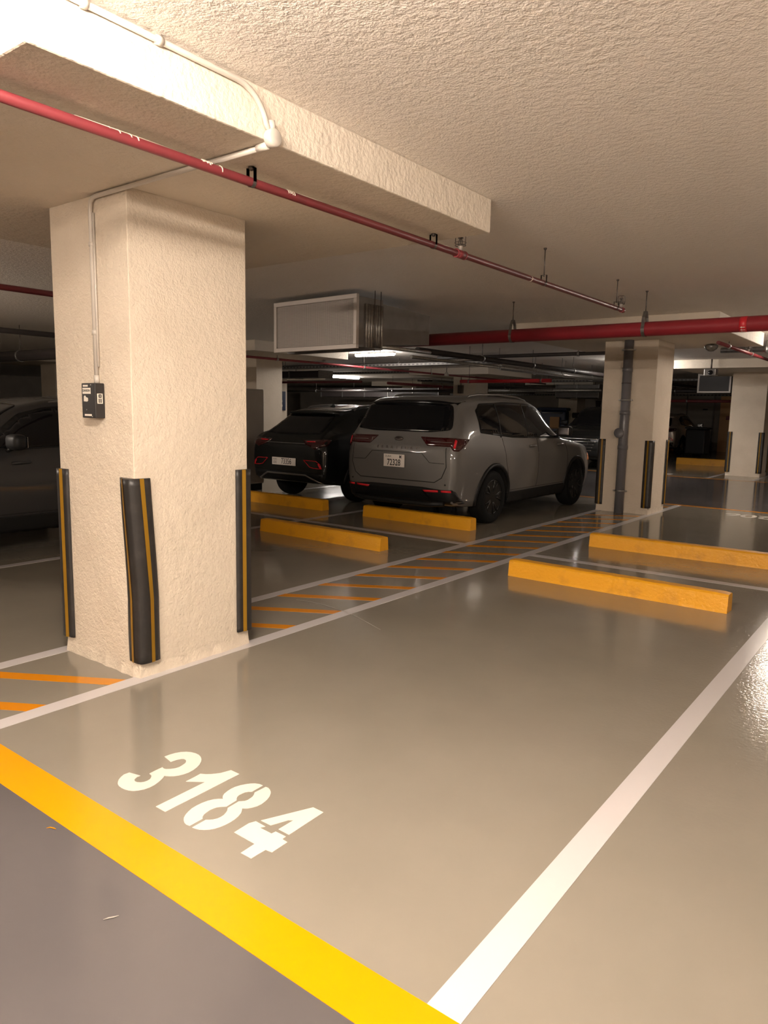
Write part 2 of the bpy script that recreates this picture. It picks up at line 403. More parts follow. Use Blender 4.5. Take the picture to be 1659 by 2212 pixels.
def scuff(pxs, wd, m, label):
    P = [Vector((*floor_pt(x, y), 0)) for x, y in pxs]; L_, R_ = [], []
    for i, p in enumerate(P):
        t = (P[min(i + 1, len(P) - 1)] - P[max(i - 1, 0)]).normalized(); n = Vector((-t.y, t.x, 0)) * wd * (1 if 0 < i < len(P) - 1 else .3)
        L_.append(p + n); R_.append(p - n)
    o = MB().poly([(p.x, p.y, .0019) for p in L_ + R_[::-1]], .0004, (0, 0, 1)).build('floor_scuff', m); tag(o, label, 'scuff mark')
M_['scuff'] = mat('faint_scuff', (0.30, 0.275, 0.24), 0.4)
scuff([(640, 1296), (670, 1300), (700, 1307), (735, 1318), (765, 1330), (795, 1346), (822, 1361)], .004, M_['scuff'], 'thin pale curved scuff crossing the hatching and the bay line')
scuff([(223, 1988), (235, 1984), (246, 1982), (257, 1979)], .003, M_['scuff'], 'short pale scuff on the dark aisle floor in the left foreground')
scuff([(100, 1790), (108, 1788), (116, 1790), (121, 1792)], .003, M_['hatch'], 'small yellow paint speck on the dark aisle floor at the left')

# ------------------------------------------------------------------ wheel stops
def stop(xa, xb, ya, yb, label, h=0.15, nicks=True):
    # ya at left end, yb at right end of the near foot
    L = xb - xa; t = thing('wheel_stop', label, 'wheel stop', ((xa + xb) / 2, (ya + yb) / 2 + .08, 0), math.atan2(yb - ya, L))
    prof = [(-.078, 0), (-.075, .02), (-.064, h - .016), (-.052, h - .004), (-.04, h), (.045, h), (.062, h - .006), (.070, h - .02), (.08, .0)]
    n = 40; rnd = random.Random(int(abs(xa) * 100)); mb = MB(); rings = []
    for i in range(n + 1):
        x = -L / 2 + L * i / n
        sc = 1.0 if 0 < i < n else 0.93
        rings.append([mb.bm.verts.new((x, py * sc + rnd.uniform(-.0012, .0012), (pz if pz == 0 else pz * (1.0 if 0 < i < n else .97) + rnd.uniform(-.0012, .0012)))) for py, pz in prof])
    m = len(prof)
    for A, B in zip(rings, rings[1:]):
        for k in range(m - 1): 
            f = mb.bm.faces.new((A[k], A[k + 1], B[k + 1], B[k]))
    mb.bm.faces.new(rings[0]); mb.bm.faces.new(rings[-1])
    mb.build('concrete_block', M_['stop'], t)
    return t
stop(-3.05, -1.16, 5.93, 5.89, 'nearest yellow wheel stop at the head of bay 3184')
stop(-3.06, -1.13, 7.90, 7.93, 'yellow wheel stop behind the nearest one, cut by the right edge')
stop(-6.52, -4.62, 6.07, 6.02, 'yellow wheel stop just left of the hatching, nearer of two')
stop(-6.38, -4.60, 7.90, 7.86, 'yellow wheel stop under the rear bumper of the grey SUV', h=.16)
stop(-8.99, -7.15, 7.88, 7.90, 'yellow wheel stop in front of the black hatchback', h=.16)
stop(-8.7, -7.0, 6.10, 6.10, 'yellow wheel stop behind the dark car at the left edge')
stop(-6.45, -4.75, 23.5, 23.5, 'dim yellow wheel stop on the far floor right of the drainpipe column', h=.2)
stop(-10.6, -8.75, 32.2, 32.2, 'tiny yellow wheel stop by the far back wall under the silver car', h=.24)

# ------------------------------------------------------------------ rubber corner guards
def corner_guard(cx, cy_, sx, sy_, label, z0=0.10, z1=1.115, bent=False, arm=0.098):
    """guard wrapping a convex corner; column lies towards (-sx,-sy_)"""
    t = thing('corner_guard', label, 'corner guard', (cx, cy_, z0))
    # 2D profile along the wrap in the frame of sx,sy: from the x-face arm to the y-face arm
    out = [(-arm, .004), (-arm, .014), (-arm * .80, .022), (-arm * .62, .020), (-arm * .38, .026), (-.012, .026), (.010, .020), (.020, .010), (.026, -.012), (.026, -arm * .38), (.020, -arm * .62), (.022, -arm * .80), (.014, -arm), (.004, -arm)]
    kinds = [0, 0, 0, 1, 0, 0, 0, 0, 0, 1, 0, 0, 0]
    n = 26
    def sect(i):
        u = i / n; z = (z1 - z0) * u
        dx = dy = 0; rot = 0
        if bent:
            k = u - 0.35
            dx = 0.006 - 0.020 * max(0, k)
            dy = 0.016 - 0.055 * max(0, k)
            rot = -0.30 * max(0, k) + .02 * math.sin(u * 9)
        pts = []
        for x, y in out:
            X, Y = x * sx, y * sy_
            c, s = math.cos(rot), math.sin(rot)
            pts.append((X * c - Y * s + dx, X * s + Y * c + dy, z))
        return pts
    secs = [sect(i) for i in range(n + 1)]
    for kind, nm, m in ((0, 'rubber_strip', M_['rubber']), (1, 'yellow_stripe', M_['rubber_yellow'])):
        if kind == 0:
            mb = MB(); V = [[mb.bm.verts.new(p) for p in s] for s in secs]
            for A, B in zip(V, V[1:]):
                for k in range(len(out) - 1):
                    f = mb.bm.faces.new((A[k], A[k + 1], B[k + 1], B[k])); f.smooth = True
            inn = [(-arm, .001), (0.001, .001), (0.001, -arm)]
            for R in (0, -1):
                z = V[R][0].co.z
                iv = [mb.bm.verts.new((V[R][len(out) - 1].co)), mb.bm.verts.new((0.0, 0.0, z)), mb.bm.verts.new(V[R][0].co)]
                mb.bm.faces.new(V[R] + iv)
            mb.build(nm, m, t)
        else:
            for k in range(len(kinds)):
                if kinds[k] != 1: continue
                mb = MB()
                cen = Vector((-.05 * sx, -.05 * sy_, 0))
                V = []
                for s in secs:
                    row = []
                    for q in (k, k + 1):
                        p = Vector(s[q]); d = (p - cen); d.z = 0; d.normalize(); row.append(mb.bm.verts.new(p + d * .0035))
                    V.append(row)
                for A, B in zip(V, V[1:]): mb.bm.faces.new((A[0], A[1], B[1], B[0]))
                r = bmesh.ops.solidify(mb.bm, geom=list(mb.bm.faces), thickness=0.003)
                mb.build(nm, m, t)
    return t
corner_guard(-3.385, 2.255, 1, -1, 'bent black and yellow corner guard on the near edge of the foreground column', bent=True, z0=.085, z1=1.11, arm=.105)
corner_guard(-4.13, 2.255, -1, -1, 'black and yellow corner guard on the left edge of the foreground column', z0=.10, z1=1.12)
corner_guard(-3.385, 3.05, 1, 1, 'black and yellow corner guard on the right edge of the foreground column', z0=.10, z1=1.12)
corner_guard(-3.40, 11.05, 1, -1, 'corner guard on the near edge of the drainpipe column')
corner_guard(-4.20, 11.05, -1, -1, 'corner guard on the left edge of the drainpipe column beside the grey SUV')
corner_guard(-3.40, 11.85, 1, 1, 'corner guard on the right edge of the drainpipe column')
corner_guard(-4.27, 20.0, -1, -1, 'left corner guard on the far right column')
corner_guard(-3.47, 20.0, 1, -1, 'right corner guard on the far right column')
corner_guard(-3.47, 20.8, 1, 1, 'corner guard on the back edge of the far right column at the picture edge')

# ------------------------------------------------------------------ lamps
def lamp(x, y, label, power, along='x', L=1.14, z=ZC, col=LAMP_COL, drop=0.0):
    t = thing('batten_light', label, 'ceiling light', (x, y, z - drop), 0 if along == 'x' else PI / 2)
    MB().box((-L / 2, -.05, -.035), (L / 2, .05, 0), 0.008).build('housing', M_['pvc'], t)
    m = mat('lamp_diffuser', (0.9, 0.9, 0.9), 0.4, emit=(col, power))
    mb = MB(); seg = 10; rings = []
    for xx, s in ((-L / 2 + .01, .75), (-L / 2 + .03, 1), (L / 2 - .03, 1), (L / 2 - .01, .75)):
        rings.append([mb.bm.verts.new((xx, .046 * s * math.cos(PI * k / seg), -.036 - .05 * s * math.sin(PI * k / seg))) for k in range(seg + 1)])
    for A, B in zip(rings, rings[1:]):
        for k in range(seg): mb.bm.faces.new((A[k], A[k + 1], B[k + 1], B[k])).smooth = True
        mb.bm.faces.new((A[0], A[-1], B[-1], B[0]))
    mb.bm.faces.new(rings[0]); mb.bm.faces.new(rings[-1])
    mb.build('diffuser', m, t)
    if drop:
        for dx in (-.4, .4): MB().tube([(dx, 0, 0), (dx, 0, drop)], .004, 6).build('hanger_rod', M_['steel'], t)
    return t
lamp(-1.42, 0.72, 'batten light on the ceiling near the foreground column, above the picture', LAMP * .95, drop=.06)
WHITE = (1.0, 0.93, 0.86)
lamp(-10.45, 13.3, 'brighter lit batten light hanging below the air duct', 9, col=WHITE)
lamp(-19.1, 22.3, 'smaller lit batten light left of the grey SUV roof', 9, along='y', L=2.0, col=WHITE)
lamp(-5.85, 17.35, 'lit light peeping out beside the drainpipe column', 9, col=WHITE)
lamp(2.6, 0.75, 'unseen batten light behind the camera to the right, hung low to fill the ceiling', LAMP, drop=.35)  # not in view; hung low so that it brightens the ceiling
lamp(-1.0, -2.6, 'unseen fill light added behind the camera', LAMP * .9, drop=.35)  # added out of view to raise the ambient light
lamp(-9.8, 0.75, 'unseen fill light added left of the foreground column, outside the picture', LAMP, drop=.35)  # added off-frame so that the dim left side gets light
lamp(2.6, 13.3, 'unseen fill light added over the second aisle, far right outside the picture', 10)  # extra unseen lamp, added to brighten the far zone
lamp(-1.45, 13.3, 'batten light over the second aisle, right of the picture', 11, col=LAMP_COL)

# ------------------------------------------------------------------ conduit and control box on the foreground column
def arc(c, r, a0, a1, ax, n=8):
    out = []
    for i in range(n + 1):
        a = a0 + (a1 - a0) * i / n
        u, v = r * math.cos(a), r * math.sin(a)
        out.append((c[0] + (u if ax[0] == 'u' else v if ax[0] == 'v' else 0), c[1] + (u if ax[1] == 'u' else v if ax[1] == 'v' else 0), c[2] + (u if ax[2] == 'u' else v if ax[2] == 'v' else 0)))
    return out
cd = thing('cable_conduit', 'cream painted conduit from the ceiling beam down the foreground column', 'conduit', (0, 0, 0))
RC = 0.0115
pts = [(-2.316, .95, 2.772), (-2.316, 2.05, 2.765)] + arc((-2.316, 2.05, 2.605), .16, PI / 2, 0.25, 'xuv'.replace('x', '0'), 6)[1:] + [(-2.316, 2.225, 2.625)]
MB().tube(pts, RC, 10).build('conduit_run', M_['pvc'], cd)
MB().tube([(-2.35, 2.235, 2.575), (-3.62, 2.235, 2.575)] + [(-3.655, 2.235, 2.570), (-3.678, 2.237, 2.552), (-3.689, 2.240, 2.52), (-3.689, 2.243, 1.61)], RC, 10).build('conduit_run', M_['pvc'], cd)
MB().tube([(-3.672, 2.245, 2.50), (-3.672, 2.246, 1.70)], .006, 8).build('thin_cable', M_['pvc'], cd)
jb = MB(); jb.lathe([(.0, 0), (.034, 0), (.036, .004), (.036, .036), (.030, .040), (0, .040)], 'x', (-2.33, 2.235, 2.60), 24)
jb.tube([(-2.312, 2.232, 2.63), (-2.312, 2.228, 2.665)], .0165, 12); jb.tube([(-2.335, 2.235, 2.578), (-2.40, 2.235, 2.576)], .0165, 12)
jb.build('junction_box', M_['pvc'], cd)
for p0, p1 in (((-2.316, 1.68, 2.767), (-2.316, 1.705, 2.767)), ((-2.316, 1.40, 2.769), (-2.316, 1.42, 2.769)), ((-3.689, 2.243, 2.33), (-3.689, 2.243, 2.35)), ((-3.689, 2.243, 1.87), (-3.689, 2.243, 1.895)), ((-2.75, 2.235, 2.577), (-2.77, 2.235, 2.577))):
    MB().tube([p0, p1], .0165, 12).build('clip', M_['pvc'], cd)
MB().tube([(-3.689, 2.243, 1.61), (-3.689, 2.243, 1.655)], .0145, 10).build('conduit_coupler', M_['pvc'], cd)

bx = thing('control_box', 'small black box with stickers on the left face of the foreground column', 'electrical box', (-3.70, 2.255, 1.518))
MB().box((-.065, -.060, -.094), (.065, .0, .094), 0.005).build('housing', M_['black_plastic'], bx)
FY = -.0615
def stk(name, x0, x1, z0, z1, y=FY, m='sticker'):
    return MB().box((x0, y, z0), (x1, y + .002, z1)).build(name, M_[m], bx)
stk('sticker', -.046, .000, .074, .084); stk('sticker', -.051, .026, .036, .068)
stk('sticker', -.037, .030, -.083, -.073)
MB().poly([(-.042, FY, -.004), (-.040, FY, .022), (-.030, FY, .027), (-.020, FY, .018), (-.002, FY, .014), (-.002, FY, -.002), (-.012, FY, -.006)], .002, (0, 1, 0)).build('torn_label', M_['sticker'], bx)
RX = Matrix.Rotation(PI / 2, 4, 'X')
place_text('sticker_text', 'DAHSON', .017, M_['ink'], Matrix.Translation((-.0125, FY - .001, .053)) @ RX, bx, bold=.0005)
MB().box((.0645, -.046, -.016), (.0665, -.014, .038), .0005).build('side_sticker', M_['sticker'], bx)
MB().box((.0662, -.039, .016), (.0674, -.021, .034)).build('sticker_emblem', M_['ink'], bx)
MB().box((.0670, -.033, .022), (.0680, -.027, .028)).build('sticker_emblem', M_['sticker'], bx)
for i in range(4): MB().box((.0662, -.040 + i * .0055, -.012), (.0674, -.037 + i * .0055, .012)).build('printed_bar', M_['ink'], bx)
for x, z in ((.030, .084), (-.018, -.05), (.036, -.086)): MB().lathe([(.0, 0), (.0035, 0), (.003, -.002), (0, -.002)], 'y', (x, -.060, z), 10).build('screw', M_['galv'], bx)

# ------------------------------------------------------------------ thin sprinkler pipe with hangers and heads
XS, ZS, RS = -2.63, 2.522, 0.0205
sp = thing('sprinkler_pipe', 'thin red sprinkler pipe crossing below the ceiling beam from top left', 'pipe', (XS, 0, ZS))
MB().tube([(0, -3, 0), (0, 7.33, 0)], RS, 20).build('pipe_run', M_['red'], sp)
MB().tube([(0, 7.28, 0), (0, 7.335, 0)], RS + .005, 20).build('end_cap', M_['red'], sp)
for y in (5.27,): MB().tube([(0, y, 0), (0, y + .008, 0)], RS + .0012, 20).build('paint_mark', M_['paint_drip'], sp)
MB().tube([(0, 4.19, 0), (0, 4.29, 0)], RS + .006, 20).build('pipe_tee', M_['red'], sp)
for y in (4.185, 4.285): MB().tube([(0, y, 0), (0, y + .008, 0)], RS + .008, 20).build('coupling_ring', M_['red'], sp)
rnd = random.Random(5)
for y, ln in ((1.68, .8), (1.72, 1.3), (1.77, 1.3), (1.80, 1.5), (2.22, 1.9), (2.63, 1.5), (2.643, 1.5), (2.656, 1.6), (2.67, 1.6)):
    # a dribble running from the pipe's top down its near side
    a0 = PI / 2 + .3; pts = [(math.cos(a0 - ln * k / 8 - .3) * (RS + .001), y + .003 * k / 8, math.sin(a0 - ln * k / 8 - .3) * (RS + .001)) for k in range(9)]
    MB().tube(pts, .0026, 6).build('paint_dribble', M_['paint_drip'], sp)
bl = MB()
for k in range(7):
    y = 2.12 + k * .008; bl.tube([(math.cos(a) * (RS + .0006), y + rnd.uniform(-.004, .004), math.sin(a) * (RS + .0006)) for a in (1.5, 1.2, .9, .5 + rnd.uniform(-.3, .3))], .004, 6)
bl.build('paint_blotch', M_['paint_drip'], sp)
for y0, y1 in ((1.55, 2.02), (2.72, 2.95), (4.05, 4.13)):
    bl = MB(); bl.tube([(-.004, y0, RS), (-.003, (y0 + y1) / 2, RS + .001), (-.004, y1, RS)], .0045, 6)
    bl.build('paint_overspray', M_['paint_drip'], sp)

def hanger(y, ztop, label, x=XS, z=ZS, r=RS):
    t = thing('pipe_hanger', label, 'pipe hanger', (x, y, z), 0)
    band = [(math.cos(a) * (r + .003), 0, math.sin(a) * (r + .003)) for a in [PI * k / 10 - PI for k in range(11)]]
    band = [(-r - .003, 0, .062)] + band + [(r + .003, 0, .062)]
    mb = MB()
    V = []
    for p in band: V.append([mb.bm.verts.new((p[0], dy, p[2])) for dy in (-.010, .010)])
    V.append(V[0])
    for A, B in zip(V, V[1:]): mb.bm.faces.new((A[0], A[1], B[1], B[0]))
    bmesh.ops.solidify(mb.bm, geom=list(mb.bm.faces), thickness=.003)
    mb.build('loop', M_['galv'], t)
    MB().tube([(0, 0, .05), (0, 0, ztop - z)], .005, 8).build('threaded_rod', M_['steel'], t)
    MB().tube([(0, 0, .052), (0, 0, .062)], .010, 6).build('nut', M_['steel'], t)
    MB().lathe([(0, 0), (.014, 0), (.010, -.014), (0, -.014)], 'z', (0, 0, ztop - z), 12).build('anchor', M_['steel'], t)
hanger(2.41, ZP, 'short hanger of the thin red pipe nearest the foreground column')
hanger(3.92, ZP, 'short hanger of the thin red pipe at the far end of the beam')
hanger(5.51, ZC, 'long rod hanger of the thin red pipe just past the sprinkler head')
hanger(7.14, ZC, 'long rod hanger at the capped end of the thin red pipe')

def sprinkler(y, label, pipe, z=0.0, yo=0.0):
    t = MB().lathe([(0, 0), (.013, 0), (.013, .02), (.016, .022), (.016, .032), (.009, .034), (.009, .04), (0, .04)], 'z', (0, 0, 0), 16).build('sprinkler_head', M_['grille_frame'], pipe)
    t.location = (0, y - yo, RS)
    mb = MB()
    for s in (-1, 1): mb.tube([(s * .009, 0, .036), (s * .014, 0, .055), (s * .008, 0, .075), (0, 0, .08)], .0025, 6)
    mb.tube([(0, 0, .04), (0, 0, .078)], .003, 6)
    mb.lathe([(0, .08), (.017, .08), (.019, .084), (0, .084)], 'z', (0, 0, 0), 16)
    mb.build('deflector_frame', M_['steel'], t)
    mb = MB()
    for k in range(3):
        a = PI * k / 3; c, s = math.cos(a), math.sin(a)
        mb.tube([(c * u, s * u, v) for u, v in ((-.034, .034), (-.038, .05), (-.038, .095), (-.032, .108), (-.02, .113), (.02, .113), (.032, .108), (.038, .095), (.038, .05), (.034, .034))], .0016, 6)
    for zz, rr in ((.034, .036), (.052, .038)): mb.tube([(rr * math.cos(2 * PI * k / 20), rr * math.sin(2 * PI * k / 20), zz) for k in range(20)], .0016, 6, closed=True)
    for k in range(4):
        a = PI / 2 * k; mb.tube([(.012 * math.cos(a), .012 * math.sin(a), .034), (.036 * math.cos(a), .036 * math.sin(a), .034)], .0016, 6)
    mb.build('wire_cage', M_['steel'], t)
sprinkler(4.24, 'caged sprinkler head just beyond the end of the beam', sp)
sprinkler(7.27, '', sp)

# ------------------------------------------------------------------ big red main
bp = thing('fire_main_pipe', 'thick crimson fire main crossing below the ceiling on the right', 'pipe', (0, 7.93, 2.396))
MB().tube([(-6.1, 0, 0), (5.8, 0, 0)], .075, 40).build('pipe_run', M_['bigred'], bp)
MB().tube([(-1.665, 0, 0), (-1.60, 0, 0)], .0765, 40).build('flow_band', M_['band'], bp)
for k in range(7):
    a = -PI / 2 + (k - 3) * .36; c, s = math.cos(a), math.sin(a)
    def q(x, u):       # wrap a flat arrow onto the pipe
        b = a + u / .078; return (x, math.cos(b) * .0785, math.sin(b) * .0785)
    mb = MB()
    mb.poly([q(-1.61, .003), q(-1.61, -.003), q(-1.638, -.003), q(-1.638, -.010), q(-1.656, 0), q(-1.638, .010), q(-1.638, .003)], .0)
    mb.build('flow_arrow', M_['sticker'], bp)
def bighanger(x, label):
    t = thing('clevis_hanger', label, 'pipe hanger', (x, 7.93, 2.396))
    pts = [(0, math.cos(a) * .080, math.sin(a) * .080) for a in [PI - PI * 0 + PI * k / 14 for k in range(15)]]
    pts = [(0, -.012, .185), (0, -.05, .12)] + pts + [(0, .05, .12), (0, .012, .185)]
    mb = MB(); V = [[mb.bm.verts.new((dx, p[1], p[2])) for dx in (-.018, .018)] for p in pts]; V.append(V[0])
    for A, B in zip(V, V[1:]): mb.bm.faces.new((A[0], A[1], B[1], B[0]))
    bmesh.ops.solidify(mb.bm, geom=list(mb.bm.faces), thickness=.004)
    mb.build('strap', M_['galv'], t)
    MB().tube([(0, 0, .17), (0, 0, ZC - 2.396)], .006, 8).build('threaded_rod', M_['steel'], t)
    MB().lathe([(0, 0), (.016, 0), (.012, -.014), (0, -.014)], 'z', (0, 0, ZC - 2.396), 12).build('anchor', M_['steel'], t)
bighanger(-4.155, 'strap hanger of the thick crimson main nearer the air duct')
bighanger(-2.60, 'strap hanger of the thick crimson main above the drainpipe column')

# ------------------------------------------------------------------ air duct with grille
def duct(x, y, rz, W, H, L, label, z1, mesh=True, ribs=True):
    """front right top corner at (x,y,z1)"""
    t = thing('air_duct', label, 'air duct', (x, y, z1), rz)
    if ribs:
        MB().box((-W + .02, .03, -H + .02), (-.02, .46, -.02), .004).build('duct_body', M_['duct'], t)
        b2 = MB(); x0_, x1_ = -.50, -.03
        vs = [b2.bm.verts.new(p) for p in ((x0_, .46, -H + .07), (x1_, .46, -H + .07), (x1_, .46, -.06), (x0_, .46, -.06), (x0_, L, -H + .135), (x1_, L, -H + .135), (x1_, L, -.10), (x0_, L, -.10))]
        for q in ((0, 1, 2, 3), (4, 5, 6, 7), (0, 1, 5, 4), (1, 2, 6, 5), (2, 3, 7, 6), (3, 0, 4, 7)): b2.bm.faces.new([vs[i] for i in q])
        b2.build('duct_branch', M_['duct'], t)
        MB().tube([(-.01, .42, -H + .045), (-.01, L, -H + .045)], .022, 8).build('support_rail', M_['galv'], t)
    else: MB().box((-W + .02, .03, -H + .02), (-.02, L, -.02), .004).build('duct_body', M_['duct'], t)
    fw = .048
    fr = MB(); fr.box((-W, 0, -fw), (0, .04, 0), .003); fr.box((-W, 0, -H), (0, .04, -H + fw), .003)
    fr.box((-W, 0, -H + fw), (-W + fw, .04, -fw), .003); fr.box((-fw, 0, -H + fw), (0, .04, -fw), .003)
    fr.build('grille_frame', M_['grille_frame'], t)
    if mesh:
        g = MB(); p = .0155
        nx = int((W - 2 * fw) / p); nz = int((H - 2 * fw) / p)
        for i in range(1, nx): X = -W + fw + i * (W - 2 * fw) / nx; g.box((X - .0025, .012, -H + fw), (X + .0025, .020, -fw))
        for i in range(1, nz): Z = -H + fw + i * (H - 2 * fw) / nz; g.box((-W + fw, .014, Z - .0025), (-fw, .022, Z + .0025))
        g.build('egg_crate_grille', M_['grille_frame'], t)
        MB().box((-W + fw, .024, -H + fw), (-fw, .028, -fw)).build('filter_pad', M_['duct'], t)
    else:
        MB().box((-W + fw, .02, -H + fw), (-fw, .026, -fw)).build('dark_opening_sheet', M_['darkpipe'], t)  # dark sheet stands in for the shade inside the duct mouth
    if not ribs:
        for yy in (.4, 1.4):
            for xx in (-W + .1, -.1): MB().tube([(xx, yy, -.05), (xx, yy, ZC - z1)], .006, 6).build('hanger_rod', M_['steel'], t)
    if ribs:
        r = MB()
        for k in range(7): r.tube([(-.012, .17 + k * .042, -H + .02), (-.012, .17 + k * .042, -.09)], .020, 8)
        r.build('flexible_connector', M_['galv'], t)
        for yy in (.26, .36): MB().tube([(.03, yy, -H - .02), (.03, yy, ZC - z1)], .005, 6).build('hanger_rod', M_['steel'], t)
        MB().box((-W - .03, .24, -H + .005), (.045, .38, -H + .02)).build('support_channel', M_['duct'], t)
    return t
duct(-5.13, 6.2, math.radians(-4), 1.37, .58, 1.32, 'large grey air duct with a mesh grille hanging left of the crimson main', 2.734)
duct(-4.95, 23.0, 0, .92, .55, 2.0, 'small dark air duct far away beside the far right column', 2.72, mesh=False, ribs=False)

# ------------------------------------------------------------------ drainpipe on the second column
dp = thing('drain_pipe', 'grey vertical drainpipe standing in front of the second column', 'drainpipe', (-3.81, 10.975, 0))
MB().tube([(0, 0, 0), (0, 0, ZP)], .068, 28).build('pipe_run', M_['grey_pvc'], dp)
for z in (.34, 1.71, 2.45):
    MB().tube([(0, 0, z - .012), (0, 0, z + .012)], .078, 24).build('bracket_ring', M_['galv'], dp)
    MB().box((-.105, -.012, z - .01), (.105, .012, z + .01), .003).build('bracket_lug', M_['galv'], dp)
for z in (1.0, 1.52, 2.16): MB().tube([(0, 0, z - .03), (0, 0, z + .03)], .075, 24).build('socket_joint', M_['grey_pvc'], dp)
MB().lathe([(.0, -.135), (.07, -.135), (.074, -.125), (.074, -.115), (.055, -.11), (.055, 0), (0, 0)], 'y', (-.03, 0, 1.22), 24).build('access_cap', M_['grey_pvc'], dp)
MB().tube([(.068 * math.cos(a), .0 + .068 * math.sin(a) - .003, 1.96) for a in [PI + PI * k / 12 for k in range(13)]], .006, 6).build('stencil_band', M_['darkpipe'], dp)

# ------------------------------------------------------------------ blue level sign far left
sg = thing('level_sign', 'narrow blue sign with a pale letter on the far column left of the black hatchback', 'sign', (-19.975, 19.68, 1.75), 0)
MB().box((0, -.27, -.36), (.03, .27, .36), .03).build('board', M_['blue'], sg)
place_text('sign_letter', 'S', .42, M_['sticker'], Matrix.Translation((.034, 0, -.12)) @ Matrix.Rotation(PI / 2, 4, 'Z') @ RX, sg, bold=.01)

# ------------------------------------------------------------------ services in the dim background
def run(pts, r, m, label, name='service_pipe', cat='pipe', seg=10, rods=None):
    t = thing(name, label, cat, pts[0])
    o = Vector(pts[0]); q = [tuple(Vector(p) - o) for p in pts]
    MB().tube(q, r, seg).build('pipe_run', M_[m], t)
    if rods:
        a, b = Vector(q[0]), Vector(q[-1])
        for u in rods:
            p = a + (b - a) * u
            MB().tube([(p.x, p.y, p.z), (p.x, p.y, ZC - o.z)], .006, 6).build('hanger_rod', M_['steel'], t)
            MB().tube([tuple(p + (b - a).normalized() * -.02), tuple(p + (b - a).normalized() * .02)], r + .01, 12).build('pipe_clamp', M_['galv'], t)
    return t
spr3_ = run([(-11.2, 9.5, 2.5), (-11.2, 24, 2.5)], .025, 'red', 'thin red pipe running away beneath the air duct', rods=(.1, .3, .5))
run([(-6.9, 9.9, 2.47), (-6.9, 31, 2.47)], .05, 'darkpipe', 'dark pipe running away from the end of the crimson main', rods=(.1, .2, .3, .4))
run([(-7.3, 10.3, 2.40), (-7.3, 31, 2.40)], .03, 'galv', 'thin bare steel pipe beside the dark pipe behind the crimson main', rods=(.15, .3, .45))
run([(-7.6, 14, 2.44), (-7.6, 31, 2.44)], .06, 'galv', 'thicker bare steel pipe reaching the drainpipe column from the left', rods=(.1, .2, .3))
run([(-8.4, 12.8, 2.57), (-4.6, 12.8, 2.57)], .035, 'darkpipe', 'dark pipe crossing left of the top of the drainpipe column', rods=(.2, .8))
run([(-3.2, 13.9, 2.64), (4, 13.9, 2.64)], .05, 'galv', 'bare steel pipe crossing right of the top of the drainpipe column', rods=(.1, .3))
run([(-10.95, 17.9, 2.33), (-8.2, 17.9, 2.33)], .05, 'band', 'red pipe right of the dim middle column, its lit look put into brighter red', rods=(.1, .9))  # brighter red than the other pipes, in place of light falling on it
run([(-12.5, 22.3, 2.22), (-8.5, 22.3, 2.22)], .06, 'galv', 'pale lagged pipe below the bright red one', rods=(.2, .6))
run([(-24, 17.2, 2.32), (-14.0, 17.2, 2.32)], .035, 'red', 'red pipe crossing behind the smaller batten light', rods=(.3, .6))
run([(-24, 22.8, 2.22), (-14, 22.8, 2.22)], .05, 'darkpipe', 'dark pipe crossing above the far grey wall', rods=(.3, .7))
run([(-18, 15.0, 2.64), (-8, 15.0, 2.64)], .04, 'darkpipe', 'dark pipe crossing behind the brighter batten light', rods=(.3, .7))
run([(-13.0, 21, 2.36), (-13.0, 32, 2.36)], .05, 'darkpipe', 'dark pipe running away left of the dim middle column', rods=(.3, .5))
run([(-15.5, 20.5, 2.42), (-15.5, 32, 2.42)], .05, 'red', 'red pipe running away left of the dim middle column', rods=(.3, .5))
run([(-6.8, 1.0, 2.52), (-6.8, 4.4, 2.52)], .028, 'red', 'red pipe under the ceiling left of the foreground column', rods=(.25, .6))
run([(-10.6, 2.0, 2.50), (-10.6, 9.5, 2.50)], .04, 'darkpipe', 'dark pipe above the dark car at the left edge', rods=(.25, .6))
run([(-13.5, 6.2, 2.28), (-9.4, 6.2, 2.28)], .09, 'darkpipe', 'thick dark pipe above the dark car at the left edge', rods=(.25, .92))
run([(-10.6, 27.5, 2.0), (-10.6, 27.5, 1.45), (-11.6, 27.5, 1.42)], .11, 'darkpipe', 'thick dark pipe bending behind the dark blue bin')
run([(-9.9, 33.8, ZC), (-9.9, 33.8, .9)], .09, 'darkpipe', 'dark vertical pipe left of the drainpipe column top')
spr2_ = run([(-2.6, 11.1, 2.52), (-2.6, 17.5, 2.52)], .026, 'red', 'short red pipe with sprinkler at the right edge', rods=(.1, .35))
run([(-9.5, 25.5, 2.3), (-4.9, 25.5, 2.3)], .06, 'darkpipe', 'dark pipe left of the small dark air duct', rods=(.5,))
run([(-9.5, 27.0, 2.0), (-4.9, 27.0, 2.0)], .05, 'red', 'lower red pipe left of the small dark air duct', rods=(.5,))
sprinkler(13.1, '', spr2_, yo=11.1)
sprinkler(12.4, '', spr3_, yo=9.5)
